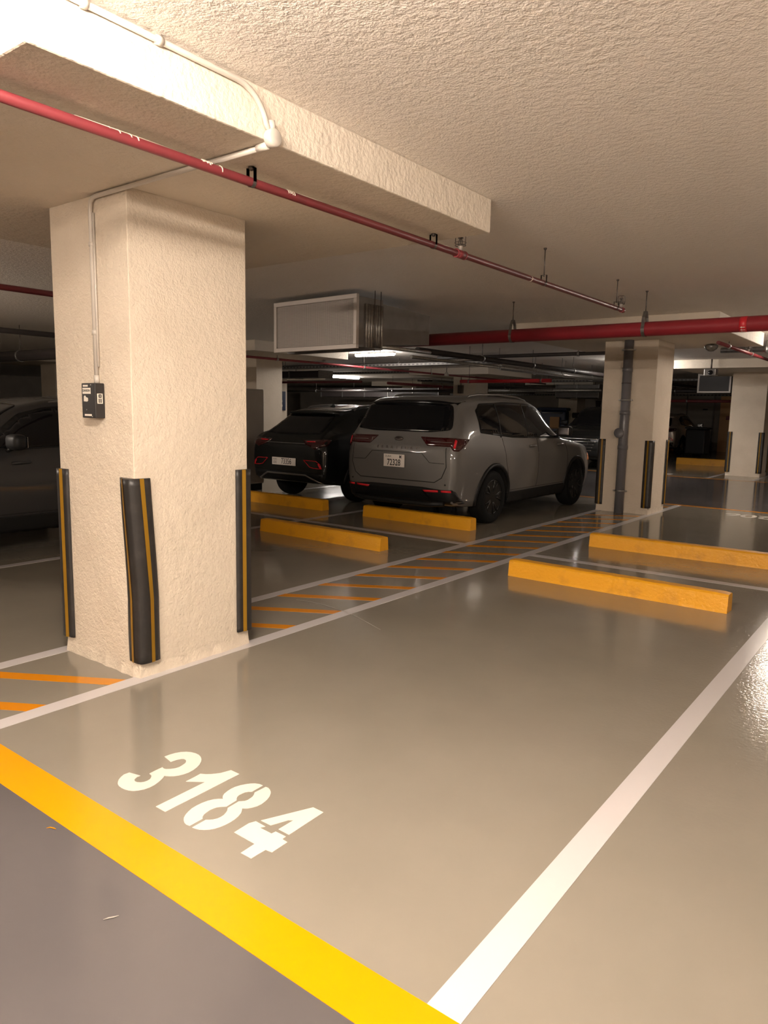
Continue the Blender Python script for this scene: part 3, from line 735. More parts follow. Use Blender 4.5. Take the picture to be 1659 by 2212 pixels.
# cable trays
def tray(x0, x1, y0, y1, z, label):
    t = thing('cable_tray', label, 'cable tray', ((x0 + x1) / 2, (y0 + y1) / 2, z))
    hx, hy = (x1 - x0) / 2, (y1 - y0) / 2
    mb = MB(); mb.box((-hx, -hy, 0), (hx, hy, .004))
    if hx > hy:
        for s in (-1, 1): mb.box((-hx, s * hy - .003, 0), (hx, s * hy + .003, .06))
        n = int(hx * 2 / .12)
        for k in range(n): mb.box((-hx + k * .12, -hy - .005, .012), (-hx + k * .12 + .06, -hy - .0025, .045), mi=1)
        mb.build('tray', [M_['tray'], M_['darkpipe']], t)
        cb = MB()
        for s in (-.5, 0, .5): cb.tube([(-hx, hy * s, .03), (hx, hy * s, .03)], .02, 8)
        cb.build('cables', M_['darkpipe'], t)
    else:
        for s in (-1, 1): mb.box((s * hx - .003, -hy, 0), (s * hx + .003, hy, .06))
        mb.build('tray', M_['tray'], t)
        cb = MB()
        for s in (-.5, 0, .5): cb.tube([(hx * s, -hy, .03), (hx * s, hy, .03)], .02, 8)
        cb.build('cables', M_['darkpipe'], t)
    for u in (-.7, 0, .7):
        a = (hx * u if hx > hy else 0); b = (hy * u if hy >= hx else 0)
        MB().tube([(a, b, 0), (a, b, ZC - z)], .006, 6).build('hanger_rod', M_['steel'], t)
tray(-16, -7.8, 14.5, 14.8, 2.56, 'slotted cable tray crossing right of the brighter batten light')
tray(-13.9, -13.3, 20, 31, 2.44, 'wide dark cable tray running away beneath the air duct')
tray(-12.2, -6.1, 24.2, 24.6, 2.58, 'far cable tray crossing left of the drainpipe column')
tray(-26, -13.5, 19.0, 19.4, 2.67, 'far cable tray crossing above the black hatchback')
tray(-24, -5, 27.8, 28.2, 2.2, 'farthest cable tray above the grey SUV roof')
# sheet-metal ducts far away
def boxduct(x0, x1, y0, y1, z0, z1, label, m='duct'):
    t = thing('ventilation_trunk', label, 'ventilation duct', ((x0 + x1) / 2, (y0 + y1) / 2, z0))
    c = t.location
    MB().box((x0 - c.x, y0 - c.y, 0), (x1 - c.x, y1 - c.y, z1 - z0), .01).build('trunk_body', M_[m], t)
    mb = MB()
    n = max(2, int(max(x1 - x0, y1 - y0) / 1.2))
    for k in range(n + 1):
        if x1 - x0 > y1 - y0:
            X = x0 - c.x + (x1 - x0) * k / n; mb = MB(); mb.box((X - .015, y0 - c.y - .02, -.02), (X + .015, y1 - c.y + .02, z1 - z0 + .015))
        else:
            Y = y0 - c.y + (y1 - y0) * k / n; mb = MB(); mb.box((x0 - c.x - .02, Y - .015, -.02), (x1 - c.x + .02, Y + .015, z1 - z0 + .015))
        mb.build('flange', M_['galv'], t)
    for u in (.25, .75):
        px_, py_ = (x0 + (x1 - x0) * u - c.x, 0) if x1 - x0 > y1 - y0 else (0, y0 + (y1 - y0) * u - c.y)
        MB().tube([(px_, py_, z1 - z0 - .05), (px_, py_, ZC - z0)], .01, 6).build('hanger_rod', M_['steel'], t)
boxduct(-11.2, -9.6, 24.9, 26.2, 2.05, 2.5, 'sheet metal trunk high behind the grey SUV windscreen')
boxduct(-20, -15.0, 16.4, 17.0, 2.42, 2.62, 'dark trunk just left of the smaller batten light', 'darkpipe')
boxduct(-22, -15.8, 24.2, 25.0, 2.02, 2.38, 'long dark trunk above the far grey wall', 'darkpipe')
# small ceiling devices
cam_ = thing('ceiling_camera', 'small camera on a stem hanging right of the drainpipe column', 'camera', (-4.32, 18.0, 2.52))
MB().tube([(0, 0, .05), (0, 0, ZC - 2.52)], .018, 8).build('stem', M_['steel'], cam_)
MB().box((-.13, -.12, -.12), (.13, .12, .05), .02).build('camera_body', M_['silver_trim'], cam_)
MB().lathe([(0, -.16), (.05, -.16), (.055, -.12), (0, -.12)], 'y', (.02, 0, -.04), 16).build('lens', M_['glass'], cam_)
dm = thing('dome_speaker', 'brown dome device on the ceiling right of the drainpipe column', 'speaker', (-2.93, 12.1, 2.50))
MB().lathe([(0, -.02), (.04, -.015), (.085, .02), (.10, .06), (.09, .075), (0, .075)], 'z', (0, 0, 0), 24).build('dome', M_['silver_trim'], dm)
MB().tube([(0, 0, .07), (0, 0, .09)], .012, 8).build('stem', M_['steel'], dm)
ft = thing('flood_light', 'small unlit lamp head on the pipe above the dim middle column', 'lamp', (-10.6, 16.6, 2.42))
MB().lathe([(.02, .1), (.05, .06), (.07, 0), (0, 0)], 'z', (0, 0, 0), 16).build('lamp_head', M_['pvc'], ft)
MB().tube([(0, 0, .09), (0, 0, ZC - 2.42)], .01, 6).build('stem', M_['steel'], ft)
cbx = thing('junction_box', 'small dark box on the face of the dim middle column', 'electrical box', (-12.2, 20.0, 2.18))
MB().box((-.09, -.09, -.13), (.09, 0, .13), .01).build('housing', M_['steel'], cbx)
MB().tube([(0, -.03, .12), (0, -.03, .42)], .012, 8).build('conduit_run', M_['steel'], cbx)

# far partition seen left of the grey SUV
pt = MB().box((-30, 31.2, 0), (-21.8, 31.5, 2.5)).build('wall_partition', M_['far_wall']); struct(pt)
struct(MB().box((-26.9, 31.14, 0), (-24.3, 31.2, 2.0)).build('door_2', M_['door']))

# dark blue bin with cardboard
bn = thing('waste_bin', 'dark blue lidded bin seen past the windscreen of the grey SUV', 'bin', (-11.85, 26.4, 0), .25)
MB().box((-.50, -.4, .18), (.46, .4, 1.58), .05).build('bin_body', M_['blue'], bn)
MB().box((-.62, -.48, 1.58), (.5, .46, 1.70), .04).build('lid', M_['blue'], bn)
MB().tube([(-.4, -.5, 1.5), (.35, -.5, 1.5)], .025, 8).build('handle_bar', M_['silver_trim'], bn)
for x in (-.4, .36):
    for y in (-.3, .3): MB().lathe([(0, -.03), (.09, -.03), (.09, .03), (0, .03)], 'x', (x, y, .09), 16).build('wheel', M_['tyre'], bn)
cbd = MB(); cbd.box((-.17, -.10, 0), (.17, .10, .40), .008); cbd.box((-.2, -.16, -.035), (.22, .1, -.01), .003)
cbo = cbd.build('cardboard_box', M_['card']); cbo.location = (-11.62, 25.86, .95); cbo.rotation_euler = (0, 0, .3)
tag(cbo, 'brown cardboard box leaning on the dark blue bin', 'box')
bn2 = thing('waste_bin', 'black wheelie bin standing right of the silver car', 'bin', (-7.15, 28.6, 0), 0)
MB().box((-.35, -.35, .08), (.35, .35, 1.0), .05).build('bin_body', M_['black_plastic'], bn2)
MB().box((-.38, -.40, 1.0), (.42, .38, 1.08), .03).build('lid', M_['black_plastic'], bn2)

# ------------------------------------------------------------------ cars
def interp(tab, y):
    """monotone cubic through (y, v...) rows"""
    n = len(tab)
    if y <= tab[0][0]: return tab[0][1:]
    if y >= tab[-1][0]: return tab[-1][1:]
    for i in range(n - 1):
        if tab[i][0] <= y <= tab[i + 1][0]: break
    out = []
    x0, x1 = tab[i][0], tab[i + 1][0]; h = x1 - x0; t = (y - x0) / h
    for k in range(1, len(tab[0])):
        def sl(j):
            if j <= 0 or j >= n - 1: 
                j2 = min(max(j, 0), n - 2); return (tab[j2 + 1][k] - tab[j2][k]) / (tab[j2 + 1][0] - tab[j2][0])
            a = (tab[j][k] - tab[j - 1][k]) / (tab[j][0] - tab[j - 1][0]); b = (tab[j + 1][k] - tab[j][k]) / (tab[j + 1][0] - tab[j][0])
            return 0 if a * b <= 0 else 2 * a * b / (a + b)
        m0, m1 = sl(i), sl(i + 1); p0, p1 = tab[i][k], tab[i + 1][k]
        out.append((2 * t ** 3 - 3 * t * t + 1) * p0 + (t ** 3 - 2 * t * t + t) * h * m0 + (-2 * t ** 3 + 3 * t * t) * p1 + (t ** 3 - t * t) * h * m1)
    return out

# y, half width, z bottom, z belt, z top, half width of the roof edge
SUV = [(0.00, .82, .40, .98, 1.06, .74), (0.04, .87, .34, 1.06, 1.18, .76), (0.10, .90, .30, 1.15, 1.30, .76), (0.20, .925, .28, 1.19, 1.46, .74), (0.30, .935, .27, 1.19, 1.61, .72), (0.44, .94, .26, 1.18, 1.665, .715),
       (0.80, .945, .24, 1.16, 1.69, .71), (1.5, .945, .22, 1.13, 1.705, .70), (2.2, .945, .22, 1.11, 1.69, .69), (2.6, .945, .22, 1.10, 1.63, .67), (2.85, .945, .22, 1.09, 1.54, .65), (3.15, .945, .22, 1.08, 1.34, .64), (3.42, .94, .22, 1.07, 1.15, .68),
       (3.6, .94, .22, 1.045, 1.10, .70), (3.9, .93, .23, 1.01, 1.06, .71), (4.2, .90, .25, .95, 1.00, .70), (4.40, .85, .27, .86, .91, .68), (4.50, .78, .30, .76, .82, .64), (4.55, .70, .34, .62, .70, .60)]
COUPE = [(0.00, .76, .42, .90, .96, .66), (0.05, .82, .36, .97, 1.03, .68), (0.14, .83, .32, 1.05, 1.10, .66), (0.30, .85, .30, 1.10, 1.20, .62), (0.50, .855, .28, 1.105, 1.34, .58), (0.70, .86, .26, 1.10, 1.445, .56), (0.95, .86, .24, 1.08, 1.50, .56),
         (1.5, .86, .22, 1.05, 1.55, .58), (2.2, .86, .22, 1.03, 1.545, .58), (2.6, .86, .22, 1.02, 1.48, .57), (2.9, .86, .22, 1.01, 1.33, .57), (3.2, .86, .22, 1.0, 1.10, .62), (3.4, .855, .22, .98, 1.04, .64),
         (3.8, .85, .23, .93, .99, .66), (4.05, .84, .25, .86, .92, .64), (4.22, .78, .28, .76, .82, .60), (4.30, .68, .32, .62, .70, .56)]

def ring(tab, y, nl=9, nu=7, nr=5):
    w_, zb, zbelt, zt, wr = interp(tab, y)
    half = [(0, zb), (w_ * .5, zb), (w_ * .82, zb), (w_ * .93, zb + .02)]
    for k in range(1, nl + 1):
        s = k / nl; z = zb + .02 + (zbelt - zb - .02) * s
        # bulging flank with a soft shoulder crease
        f = .935 + .065 * math.sin(min(1, s / .55) * PI / 2) if s < .55 else 1.0 - .055 * ((s - .55) / .45) ** 2.2
        f += .006 * math.exp(-((s - .80) / .05) ** 2)
        half.append((w_ * f, z))
    wb = w_ * .945; zr = max(zt - .085, zbelt + (zt - zbelt) * .45)
    for k in range(1, nu + 1):
        s = k / nu; half.append((wb + (wr - wb) * s + .022 * math.sin(PI * s) * min(1, (zt - zbelt) / .3), zbelt + (zr - zbelt) * s))
    cr = .018
    for k in range(1, nr + 1):
        a = PI / 2 * k / nr
        half.append((wr * (.80 + .20 * math.cos(a)) if k < nr else wr * .80, zr + (zt - zr) * math.sin(a)))
    half += [(wr * .5, zt + cr * .7), (wr * .22, zt + cr), (0, zt + cr)]
    return half

def car_body(tab, wheels, rw, paint, name='body'):
    L = tab[-1][0]; ys = sorted({t[0] for t in tab} | {L * k / 70 for k in range(71)})
    mb = MB(); bm = mb.bm; rows = []
    for y in ys:
        h = ring(tab, y); h2 = [(-x, z) for x, z in reversed(h[1:-1])]
        rows.append([bm.verts.new((x, y, z)) for x, z in h + h2])
    def bridge(A, B):
        n = len(A)
        for k in range(n):
            f = bm.faces.new((A[k], A[(k + 1) % n], B[(k + 1) % n], B[k])); f.smooth = True
    for A, B in zip(rows, rows[1:]): bridge(A, B)
    for row, sgn, y in ((rows[0], -1, 0), (rows[-1], 1, L)):
        c = Vector((0, y, sum(v.co.z for v in row) / len(row))); prev = row
        for sc, d in ((.93, .012), (.8, .026), (.55, .036), (.25, .042)):
            R = [bm.verts.new(c + (v.co - c) * sc + Vector((0, sgn * d, 0))) for v in row]
            bridge(prev, R); prev = R
        bm.faces.new(prev).smooth = True
    me = mb.mesh(name)
    o = link(name, me, [paint, M_['cladding']])
    # wheel arches cut through the flank, from an evaluated boolean
    cu = MB()
    for wy in wheels:
        for s in (-1, 1):
            cu.lathe([(0, s * .56), (rw + .055, s * .56), (rw + .055, s * 1.3), (0, s * 1.3)], 'x', (0, wy, rw), 40, mi=1)
    cm = cu.mesh('cut'); co = link('cut', cm, [paint, M_['cladding']])
    md = o.modifiers.new('b', 'BOOLEAN'); md.object = co; md.operation = 'DIFFERENCE'; md.solver = 'EXACT'
    dg = bpy.context.evaluated_depsgraph_get(); dg.update()
    nm = bpy.data.meshes.new_from_object(o.evaluated_get(dg))
    bv = BVHTree.FromObject(o, dg)          # uncut would be the same where it matters
    bpy.data.objects.remove(o); bpy.data.objects.remove(co)
    nm.name = name
    for p in nm.polygons: 
        p.use_smooth = True
        if p.material_index == 0 and p.center.z < .30: p.material_index = 1
    return nm

def surf_bvh(tab):
    # clean skin without arches, used to lay glass, lamps and trim on the body
    L = tab[-1][0]; ys = sorted({t[0] for t in tab} | {L * k / 70 for k in range(71)})
    V = []; Fc = []; n = None
    for y in ys:
        h = ring(tab, y); h = h + [(-x, z) for x, z in reversed(h[1:-1])]; n = len(h); V += [(x, y, z) for x, z in h]
    for i in range(len(ys) - 1):
        for k in range(n): Fc.append((i * n + k, i * n + (k + 1) % n, (i + 1) * n + (k + 1) % n, (i + 1) * n + k))
    for i, y, sgn in ((0, 0, -1), (len(ys) - 1, L, 1)):
        base = list(range(i * n, i * n + n)); c = Vector((0, y, sum(V[b][2] for b in base) / n)); prev = base
        for sc, d in ((.93, .012), (.8, .026), (.55, .036), (.25, .042)):
            cur = []
            for b in base:
                V.append(tuple(c + (Vector(V[b]) - c) * sc + Vector((0, sgn * d, 0)))); cur.append(len(V) - 1)
            for k in range(n): Fc.append((prev[k], prev[(k + 1) % n], cur[(k + 1) % n], cur[k]))
            prev = cur
        Fc.append(tuple(prev))
    return BVHTree.FromPolygons([Vector(v) for v in V], Fc)

def rounded(poly, r=.04, n=4):
    out = []; m = len(poly)
    for i in range(m):
        p, a, b = Vector(poly[i]), Vector(poly[i - 1]), Vector(poly[(i + 1) % m])
        da, db = (a - p), (b - p); rr = min(r, da.length * .4, db.length * .4)
        p0, p1 = p + da.normalized() * rr, p + db.normalized() * rr
        for k in range(n + 1):
            t = k / n; out.append(tuple(p0 * (1 - t) ** 2 + p * 2 * t * (1 - t) + p1 * t * t))
    return out

def patch(bvh, poly, view, off=.004, thick=.006, cell=.06, rnd_=.03):
    """lay a flat outline (u,z) onto the body skin seen from view: rear, front, right, left, top"""
    if rnd_: poly = rounded(poly, rnd_)
    pts = []
    m = len(poly)
    for i in range(m):
        a, b = Vector(poly[i]), Vector(poly[(i + 1) % m]); n = max(1, int((b - a).length / cell))
        for k in range(n): pts.append(a + (b - a) * k / n)
    nb = len(pts); edges = [(i, (i + 1) % nb) for i in range(nb)]
    us = [p.x for p in pts]; vs = [p.y for p in pts]
    u = min(us) + cell / 2
    while u < max(us):
        v = min(vs) + cell / 2
        while v < max(vs): pts.append(Vector((u, v))); v += cell
        u += cell
    r = delaunay_2d_cdt(pts, edges, [], 1, 1e-5)
    mb = MB(); vv = []
    for p in r[0]:
        if view in ('rear', 'front'):
            s = -1 if view == 'rear' else 1
            o = Vector((p.x, s * 8 + 2, p.y)); d = Vector((0, -s, 0))
        elif view == 'top': o = Vector((p.x, p.y, 4)); d = Vector((0, 0, -1))
        else:
            s = 1 if view == 'right' else -1
            o = Vector((s * 4, p.x, p.y)); d = Vector((-s, 0, 0))
        loc, nrm, idx, dist = bvh.ray_cast(o, d)
        if loc is None:
            loc, nrm, idx, dist = bvh.find_nearest(o + d * (dist_guess(view)))
        if nrm.dot(d) > 0: nrm = -nrm
        vv.append((loc, nrm))
    top = [mb.bm.verts.new(l + n * off) for l, n in vv]
    low = [mb.bm.verts.new(l + n * (off - thick)) for l, n in vv]
    cnt = {}
    for f in r[2]:
        try:
            q = mb.bm.faces.new([top[i] for i in f]); q.smooth = True
            q2 = mb.bm.faces.new([low[i] for i in reversed(f)])
        except Exception: continue
        for a, b in zip(f, f[1:] + f[:1]):
            cnt[(a, b)] = 1
    for (a, b) in list(cnt):
        if (b, a) not in cnt:
            try: mb.bm.faces.new((top[a], low[a], low[b], top[b]))
            except Exception: pass
    return mb
def dist_guess(view): return {'rear': 6, 'front': 6, 'top': 2.5}.get(view, 3.2)

def strip(bvh, pts, view, w=.006, off=.003):
    """thin seam line laid along a polyline on the skin"""
    P = []
    for i in range(len(pts) - 1):
        a, b = Vector(pts[i]), Vector(pts[i + 1]); n = max(1, int((b - a).length / .05))
        for k in range(n): P.append(a + (b - a) * k / n)
    P.append(Vector(pts[-1])); out = []
    for p in P:
        if view in ('rear', 'front'):
            s = -1 if view == 'rear' else 1; o = Vector((p.x, s * 8 + 2, p.y)); d = Vector((0, -s, 0))
        elif view == 'top': o = Vector((p.x, p.y, 4)); d = Vector((0, 0, -1))
        else: s = 1 if view == 'right' else -1; o = Vector((s * 4, p.x, p.y)); d = Vector((-s, 0, 0))
        loc, nrm, idx, dist = bvh.ray_cast(o, d)
        if loc is None: continue
        if nrm.dot(d) > 0: nrm = -nrm
        out.append(tuple(loc + nrm * (off - w * .5)))
    return MB().tube(out, w * .5, 6)

def wheel(parent, x, y, rw, s, rim='rim', spokes=5):
    t = bpy.data.objects.new('wheel', None); COL.objects.link(t); t.parent = parent; t.location = (x, y, rw); t.empty_display_size = .05
    W = .22
    prof = [(rw * .64, -W / 2 + .01), (rw * .70, -W / 2), (rw * .90, -W / 2), (rw * .97, -W / 2 + .02), (rw, -W / 2 + .05), (rw, W / 2 - .05), (rw * .97, W / 2 - .02), (rw * .90, W / 2), (rw * .70, W / 2), (rw * .64, W / 2 - .01), (rw * .62, W / 2 - .04)]
    mb = MB(); mb.lathe([(a, s * b) for a, b in prof], 'x', (0, 0, 0), 40)
    tr = mb.build('tyre', M_['tyre'], t)
    mb = MB()
    mb.lathe([(rw * .66, s * (W / 2 - .015)), (rw * .64, s * (W / 2 - .005)), (rw * .60, s * (W / 2 - .02)), (rw * .58, s * (W / 2 - .08)), (rw * .2, s * (W / 2 - .10)), (0, s * (W / 2 - .10))], 'x', (0, 0, 0), 40)
    for k in range(spokes):
        for da in (-.13, .13):
            a = 2 * PI * k / spokes + da; a2 = 2 * PI * k / spokes + da * 1.9
            mb.tube([(s * (W / 2 - .04), .04 * math.cos(a), .04 * math.sin(a)), (s * (W / 2 - .02), rw * .35 * math.cos(a), rw * .35 * math.sin(a)), (s * (W / 2 - .015), rw * .63 * math.cos(a2), rw * .63 * math.sin(a2))], [.022, .017, .015], 6)
    mb.lathe([(rw * .2, s * (W / 2 - .06)), (rw * .18, s * (W / 2 - .03)), (0, s * (W / 2 - .025))], 'x', (0, 0, 0), 20)
    mb.build('rim', M_[rim], t)
    return t

def mirror_poly(p): return [(-a, b) for a, b in p][::-1]

def make_car(tab, loc, rz, name, label, cat, paint, wheels=(.93, 3.68), rw=.36, kind='suv', plate=None, grille=False, two_line=False, emblem=True, rails=True, scale=1.0):
    t = thing(name, label, cat, loc, rz)
    t.scale = (scale, scale, scale)
    bvh = surf_bvh(tab)
    link('body', car_body(tab, wheels, rw, paint), None, t)
    L = tab[-1][0]; W = interp(tab, L * .45)[0]
    for wy in wheels:
        for s in (-1, 1):
            wheel(t, s * (W - .125), wy, rw, s)
            mb = MB()    # arch lip
            pts = []
            for k in range(25):
                a = PI * (-.06) + PI * 1.12 * k / 24; yy = wy + (rw + .075) * math.cos(a); zz = rw + (rw + .075) * math.sin(a)
                o = Vector((s * 4, yy, zz)); l, n, i, d = bvh.ray_cast(o, Vector((-s, 0, 0)))
                if l is not None and zz > .2: pts.append((l.x - s * .004, yy, zz))
            if len(pts) > 3: mb.tube(pts, .028, 8).build('wheel_arch', M_['cladding'], t)
            else: mb.bm.free()
    # side glazing
    if kind == 'suv':
        sw = [(.62, 1.245), (.64, 1.50), (.80, 1.60), (1.55, 1.62), (2.30, 1.605), (2.62, 1.55), (3.12, 1.21), (3.20, 1.125), (2.4, 1.14), (1.5, 1.165)]
        fr_ = [(.60, 1.22), (.64, 1.515), (.87, 1.605), (1.55, 1.635), (2.32, 1.62), (2.66, 1.56), (3.2, 1.20), (3.28, 1.105), (2.4, 1.12), (1.5, 1.145)]
        pill = [1.20, 2.02]
    else:
        sw = [(.86, 1.17), (1.05, 1.34), (1.4, 1.44), (1.9, 1.47), (2.35, 1.44), (2.6, 1.37), (2.98, 1.10), (3.02, 1.05), (2.2, 1.075), (1.5, 1.10)]
        fr_ = [(.80, 1.16), (1.02, 1.355), (1.4, 1.46), (1.9, 1.49), (2.37, 1.46), (2.65, 1.39), (3.04, 1.10), (3.08, 1.035), (2.2, 1.058), (1.5, 1.08)]
        pill = [1.30, 2.10]
    for v in ('right', 'left'):
        patch(bvh, fr_, v, .003, .006).build('window_trim', M_['cladding'], t)
        patch(bvh, sw, v, .007, .006).build('side_window', M_['glass'], t)
        for p in pill:
            strip(bvh, [(p - .06, sw[-1][1] - .01), (p + .02, 1.60 if kind == 'suv' else 1.45)], v, .03, .012).build('window_pillar', M_['cladding'], t)
        sill = [(wheels[0] + rw + .06, .24), (wheels[0] + rw + .03, .40), (wheels[1] - rw - .03, .40), (wheels[1] - rw - .06, .24)]
        patch(bvh, sill, v, .012, .02, rnd_=.02).build('sill_cladding', M_['cladding'], t)
        a, b, c = wheels[0] + .42, wheels[0] + 1.30, wheels[1] - .40
        zb_ = sw[-1][1] - .02
        for ln in ([(a - .18, zb_), (a - .10, .78), (a + .06, .42), (b, .42), (b + .02, zb_)], [(b + .02, zb_), (b, .42), (c, .42), (c + .02, .85), (c - .05, zb_)]):
            strip(bvh, ln, v, .008, .0035).build('door_seam', M_['cladding'], t)
        s = 1 if v == 'right' else -1
        for yy in (b - .17, c - .26 if kind == 'suv' else c - .3):
            zz = 1.02 if kind == 'suv' else .92
            l, n, i, d = bvh.ray_cast(Vector((s * 4, yy, zz)), Vector((-s, 0, 0)))
            hb = MB(); hb.tube([(l.x, yy - .09, zz), (l.x + s * .032, yy - .07, zz + .003), (l.x + s * .034, yy + .06, zz), (l.x, yy + .09, zz - .003)], .013, 8)
            hb.build('door_handle', paint if kind != 'suv' else M_['silver_trim'], t)
        # mirrors
        my = 2.95 if kind == 'suv' else 2.85; mz = 1.20 if kind == 'suv' else 1.10
        l, n, i, d = bvh.ray_cast(Vector((s * 4, my, mz - .06)), Vector((-s, 0, 0)))
        mm = MB(); mm.box((-.11, -.06, -.07), (.11, .075, .08), .045); mm.tube([(-s * .17, .02, -.09), (-s * .06, .0, -.05)], .02, 8)
        mo = mm.build('wing_mirror', [M_['cladding']], t); mo.location = (l.x + s * .16, my, mz + .02)
        for p in mo.data.polygons: p.use_smooth = True
        gl = MB(); gl.box((-.085, -.066, -.05), (.085, -.061, .055), .002); g = gl.build('mirror_glass', M_['chrome'], mo)
    # rear
    if kind == 'suv':
        # glass black wrap incl. pillars' shoulders
        patch(bvh, [(-.76, 1.255), (-.71, 1.45), (-.66, 1.575), (.66, 1.575), (.71, 1.45), (.76, 1.255), (.45, 1.225), (-.45, 1.225)], 'rear', .005, .008, rnd_=.06).build('rear_window', M_['glass'], t)
        spl = MB(); n = 24
        rows = []
        for k in range(n + 1):
            x = -.70 + 1.40 * k / n; e = abs(x) / .70; zt = 1.648 - .03 * e ** 3
            yb = .235 + .07 * e ** 4
            rows.append([spl.bm.verts.new((x, yb + .03, zt - .075)), spl.bm.verts.new((x, yb, zt - .05)), spl.bm.verts.new((x, yb + .01, zt - .022)), spl.bm.verts.new((x, .50, zt + .022 - .012 * e)), spl.bm.verts.new((x, .50, zt - .08))])
        for A, B in zip(rows, rows[1:]):
            for k in range(5): spl.bm.faces.new((A[k], A[(k + 1) % 5], B[(k + 1) % 5], B[k])).smooth = True
        spl.bm.faces.new(rows[0]); spl.bm.faces.new(rows[-1])
        spl.build('roof_spoiler', M_['glass'], t)
        strip(bvh, [(-.74, 1.04), (-.76, .80), (-.70, .66), (-.60, .60), (.60, .60), (.70, .66), (.76, .80), (.74, 1.04)], 'rear', .012, .004).build('tailgate_seam', M_['cladding'], t)
        strip(bvh, [(-.73, .84), (-.52, .845), (-.40, .96), (.40, .96), (.52, .845), (.73, .84)], 'rear', .007, .004).build('tailgate_crease_line', M_['cladding'], t)  # dark strip stands in for shade along the pressed crease
        for s in (1, -1):
            tl = [(.42, 1.145), (.97, 1.15), (.93, 1.10), (.80, 1.0), (.76, .995), (.76, 1.03), (.52, 1.035)]
            tl = [(.34, 1.165), (.84, 1.16), (.84, 1.05), (.46, 1.055)]
            if s < 0: tl = mirror_poly(tl)
            patch(bvh, tl, 'rear', .010, .02, rnd_=.012).build('tail_light', M_['taillight'], t)
            sd = [(.03, 1.16), (.30, 1.145), (.18, 1.06), (.08, .995), (.03, 1.0)]
            patch(bvh, sd, 'right' if s > 0 else 'left', .010, .02, rnd_=.012).build('tail_light_corner', M_['taillight'], t)
            patch(bvh, [(a * s, b) for a, b in [(.50, 1.110), (.80, 1.108), (.80, 1.102), (.50, 1.104)]][::s], 'rear', .013, .004, rnd_=0).build('light_bar', M_['silver_trim'], t)
            patch(bvh, [(a * s, b) for a, b in [(.825, 1.14), (.845, 1.13), (.845, 1.03), (.825, 1.04)]][::s], 'rear', .014, .004, rnd_=0).build('light_bar', M_['reflector'], t)
            # bumper corner pod
            pod = [(.40, .50), (.84, .515), (.88, .36), (.56, .345)]
            patch(bvh, [(a * s, b) for a, b in pod][::s], 'rear', .012, .02, rnd_=.02).build('bumper_vent', M_['cladding'], t)
            patch(bvh, [(a * s, b) for a, b in [(.43, .497), (.66, .505), (.66, .480), (.46, .474)]][::s], 'rear', .017, .006, rnd_=0).build('reflector', M_['reflector'], t)
            patch(bvh, [(a * s, b) for a, b in [(.70, .506), (.82, .508), (.82, .482), (.70, .481)]][::s], 'rear', .017, .006, rnd_=0).build('reflector', M_['reflector'], t)
        patch(bvh, [(-.88, .325), (-.86, .50), (-.42, .53), (.42, .53), (.86, .50), (.88, .325)], 'rear', .006, .02, rnd_=.02).build('bumper_cladding', M_['cladding'], t)
        dfs = MB(); dfs.tube([(-.72, .02, .33), (-.50, -.03, .315), (.50, -.03, .315), (.72, .02, .33)], .035, 8); dfs.build('bumper_lip', M_['cladding'], t)
        if emblem:
            em = MB(); em.lathe([(0, 0), (.065, 0), (.07, -.004), (.06, -.012), (0, -.014)], 'y', (0, 0, 0), 28)
            e = em.build('oval_emblem', M_['steel'], t); e.scale = (1, 1, .42); l, n, i, d = bvh.ray_cast(Vector((0, -6, 1.13)), Vector((0, 1, 0))); e.location = (0, l.y - .002, 1.13)
            word = 'TERRITORY'
            for i_, ch in enumerate(word):
                x = (i_ - 4) * .078; l, n, i, d = bvh.ray_cast(Vector((x, -6, 1.015)), Vector((0, 1, 0)))
                place_text('badge_letter', ch, .052, M_['steel'], Matrix.Translation((x, l.y - .005, 1.015)) @ RX, t, extrude=.003, xs=1.25)
        for x in (-.5, .5): 
            l, n, i, d = bvh.ray_cast(Vector((x * 1.5, -6, .575)), Vector((0, 1, 0)))
            MB().lathe([(0, -.004), (.011, -.004), (.011, 0), (0, 0)], 'y', (x * 1.5, l.y, .575), 12).build('parking_sensor', M_['cladding'], t)
    else:
        patch(bvh, [(-.60, 1.10), (-.50, 1.40), (.50, 1.40), (.60, 1.10), (.3, 1.085), (-.3, 1.085)], 'rear', .005, .008, rnd_=.05).build('rear_window', M_['glass'], t)
        spl = MB(); rows = []; n = 20
        for k in range(n + 1):
            x = -.55 + 1.10 * k / n; e = abs(x) / .55; zt = 1.475 - .02 * e ** 3; yb = .56 + .06 * e ** 4
            rows.append([spl.bm.verts.new((x, yb + .03, zt - .07)), spl.bm.verts.new((x, yb, zt - .05)), spl.bm.verts.new((x, yb, zt - .02)), spl.bm.verts.new((x, .95, zt + .03)), spl.bm.verts.new((x, .95, zt - .06))])
        for A, B in zip(rows, rows[1:]):
            for k in range(5): spl.bm.faces.new((A[k], A[(k + 1) % 5], B[(k + 1) % 5], B[k])).smooth = True
        spl.bm.faces.new(rows[0]); spl.bm.faces.new(rows[-1]); spl.build('roof_spoiler', paint, t)
        for s in (1, -1):
            patch(bvh, [(a * s, b) for a, b in [(.34, 1.00), (.80, 1.02), (.80, .93), (.62, .87), (.44, .93)]][::s], 'rear', .010, .02, rnd_=.015).build('tail_light', M_['taillight'], t)
            patch(bvh, [(a * s, b) for a, b in [(.42, .985), (.60, .99), (.60, .975), (.44, .972)]][::s], 'rear', .014, .006, rnd_=0).build('light_bar', M_['reflector'], t)
            fr2 = [(.40, .695), (.64, .690), (.72, .64), (.745, .575), (.60, .58), (.52, .595)]
            strip(bvh, [(a * s, b) for a, b in fr2 + fr2[:1]], 'rear', .010, .01).build('reflector_outline', M_['reflector'], t)
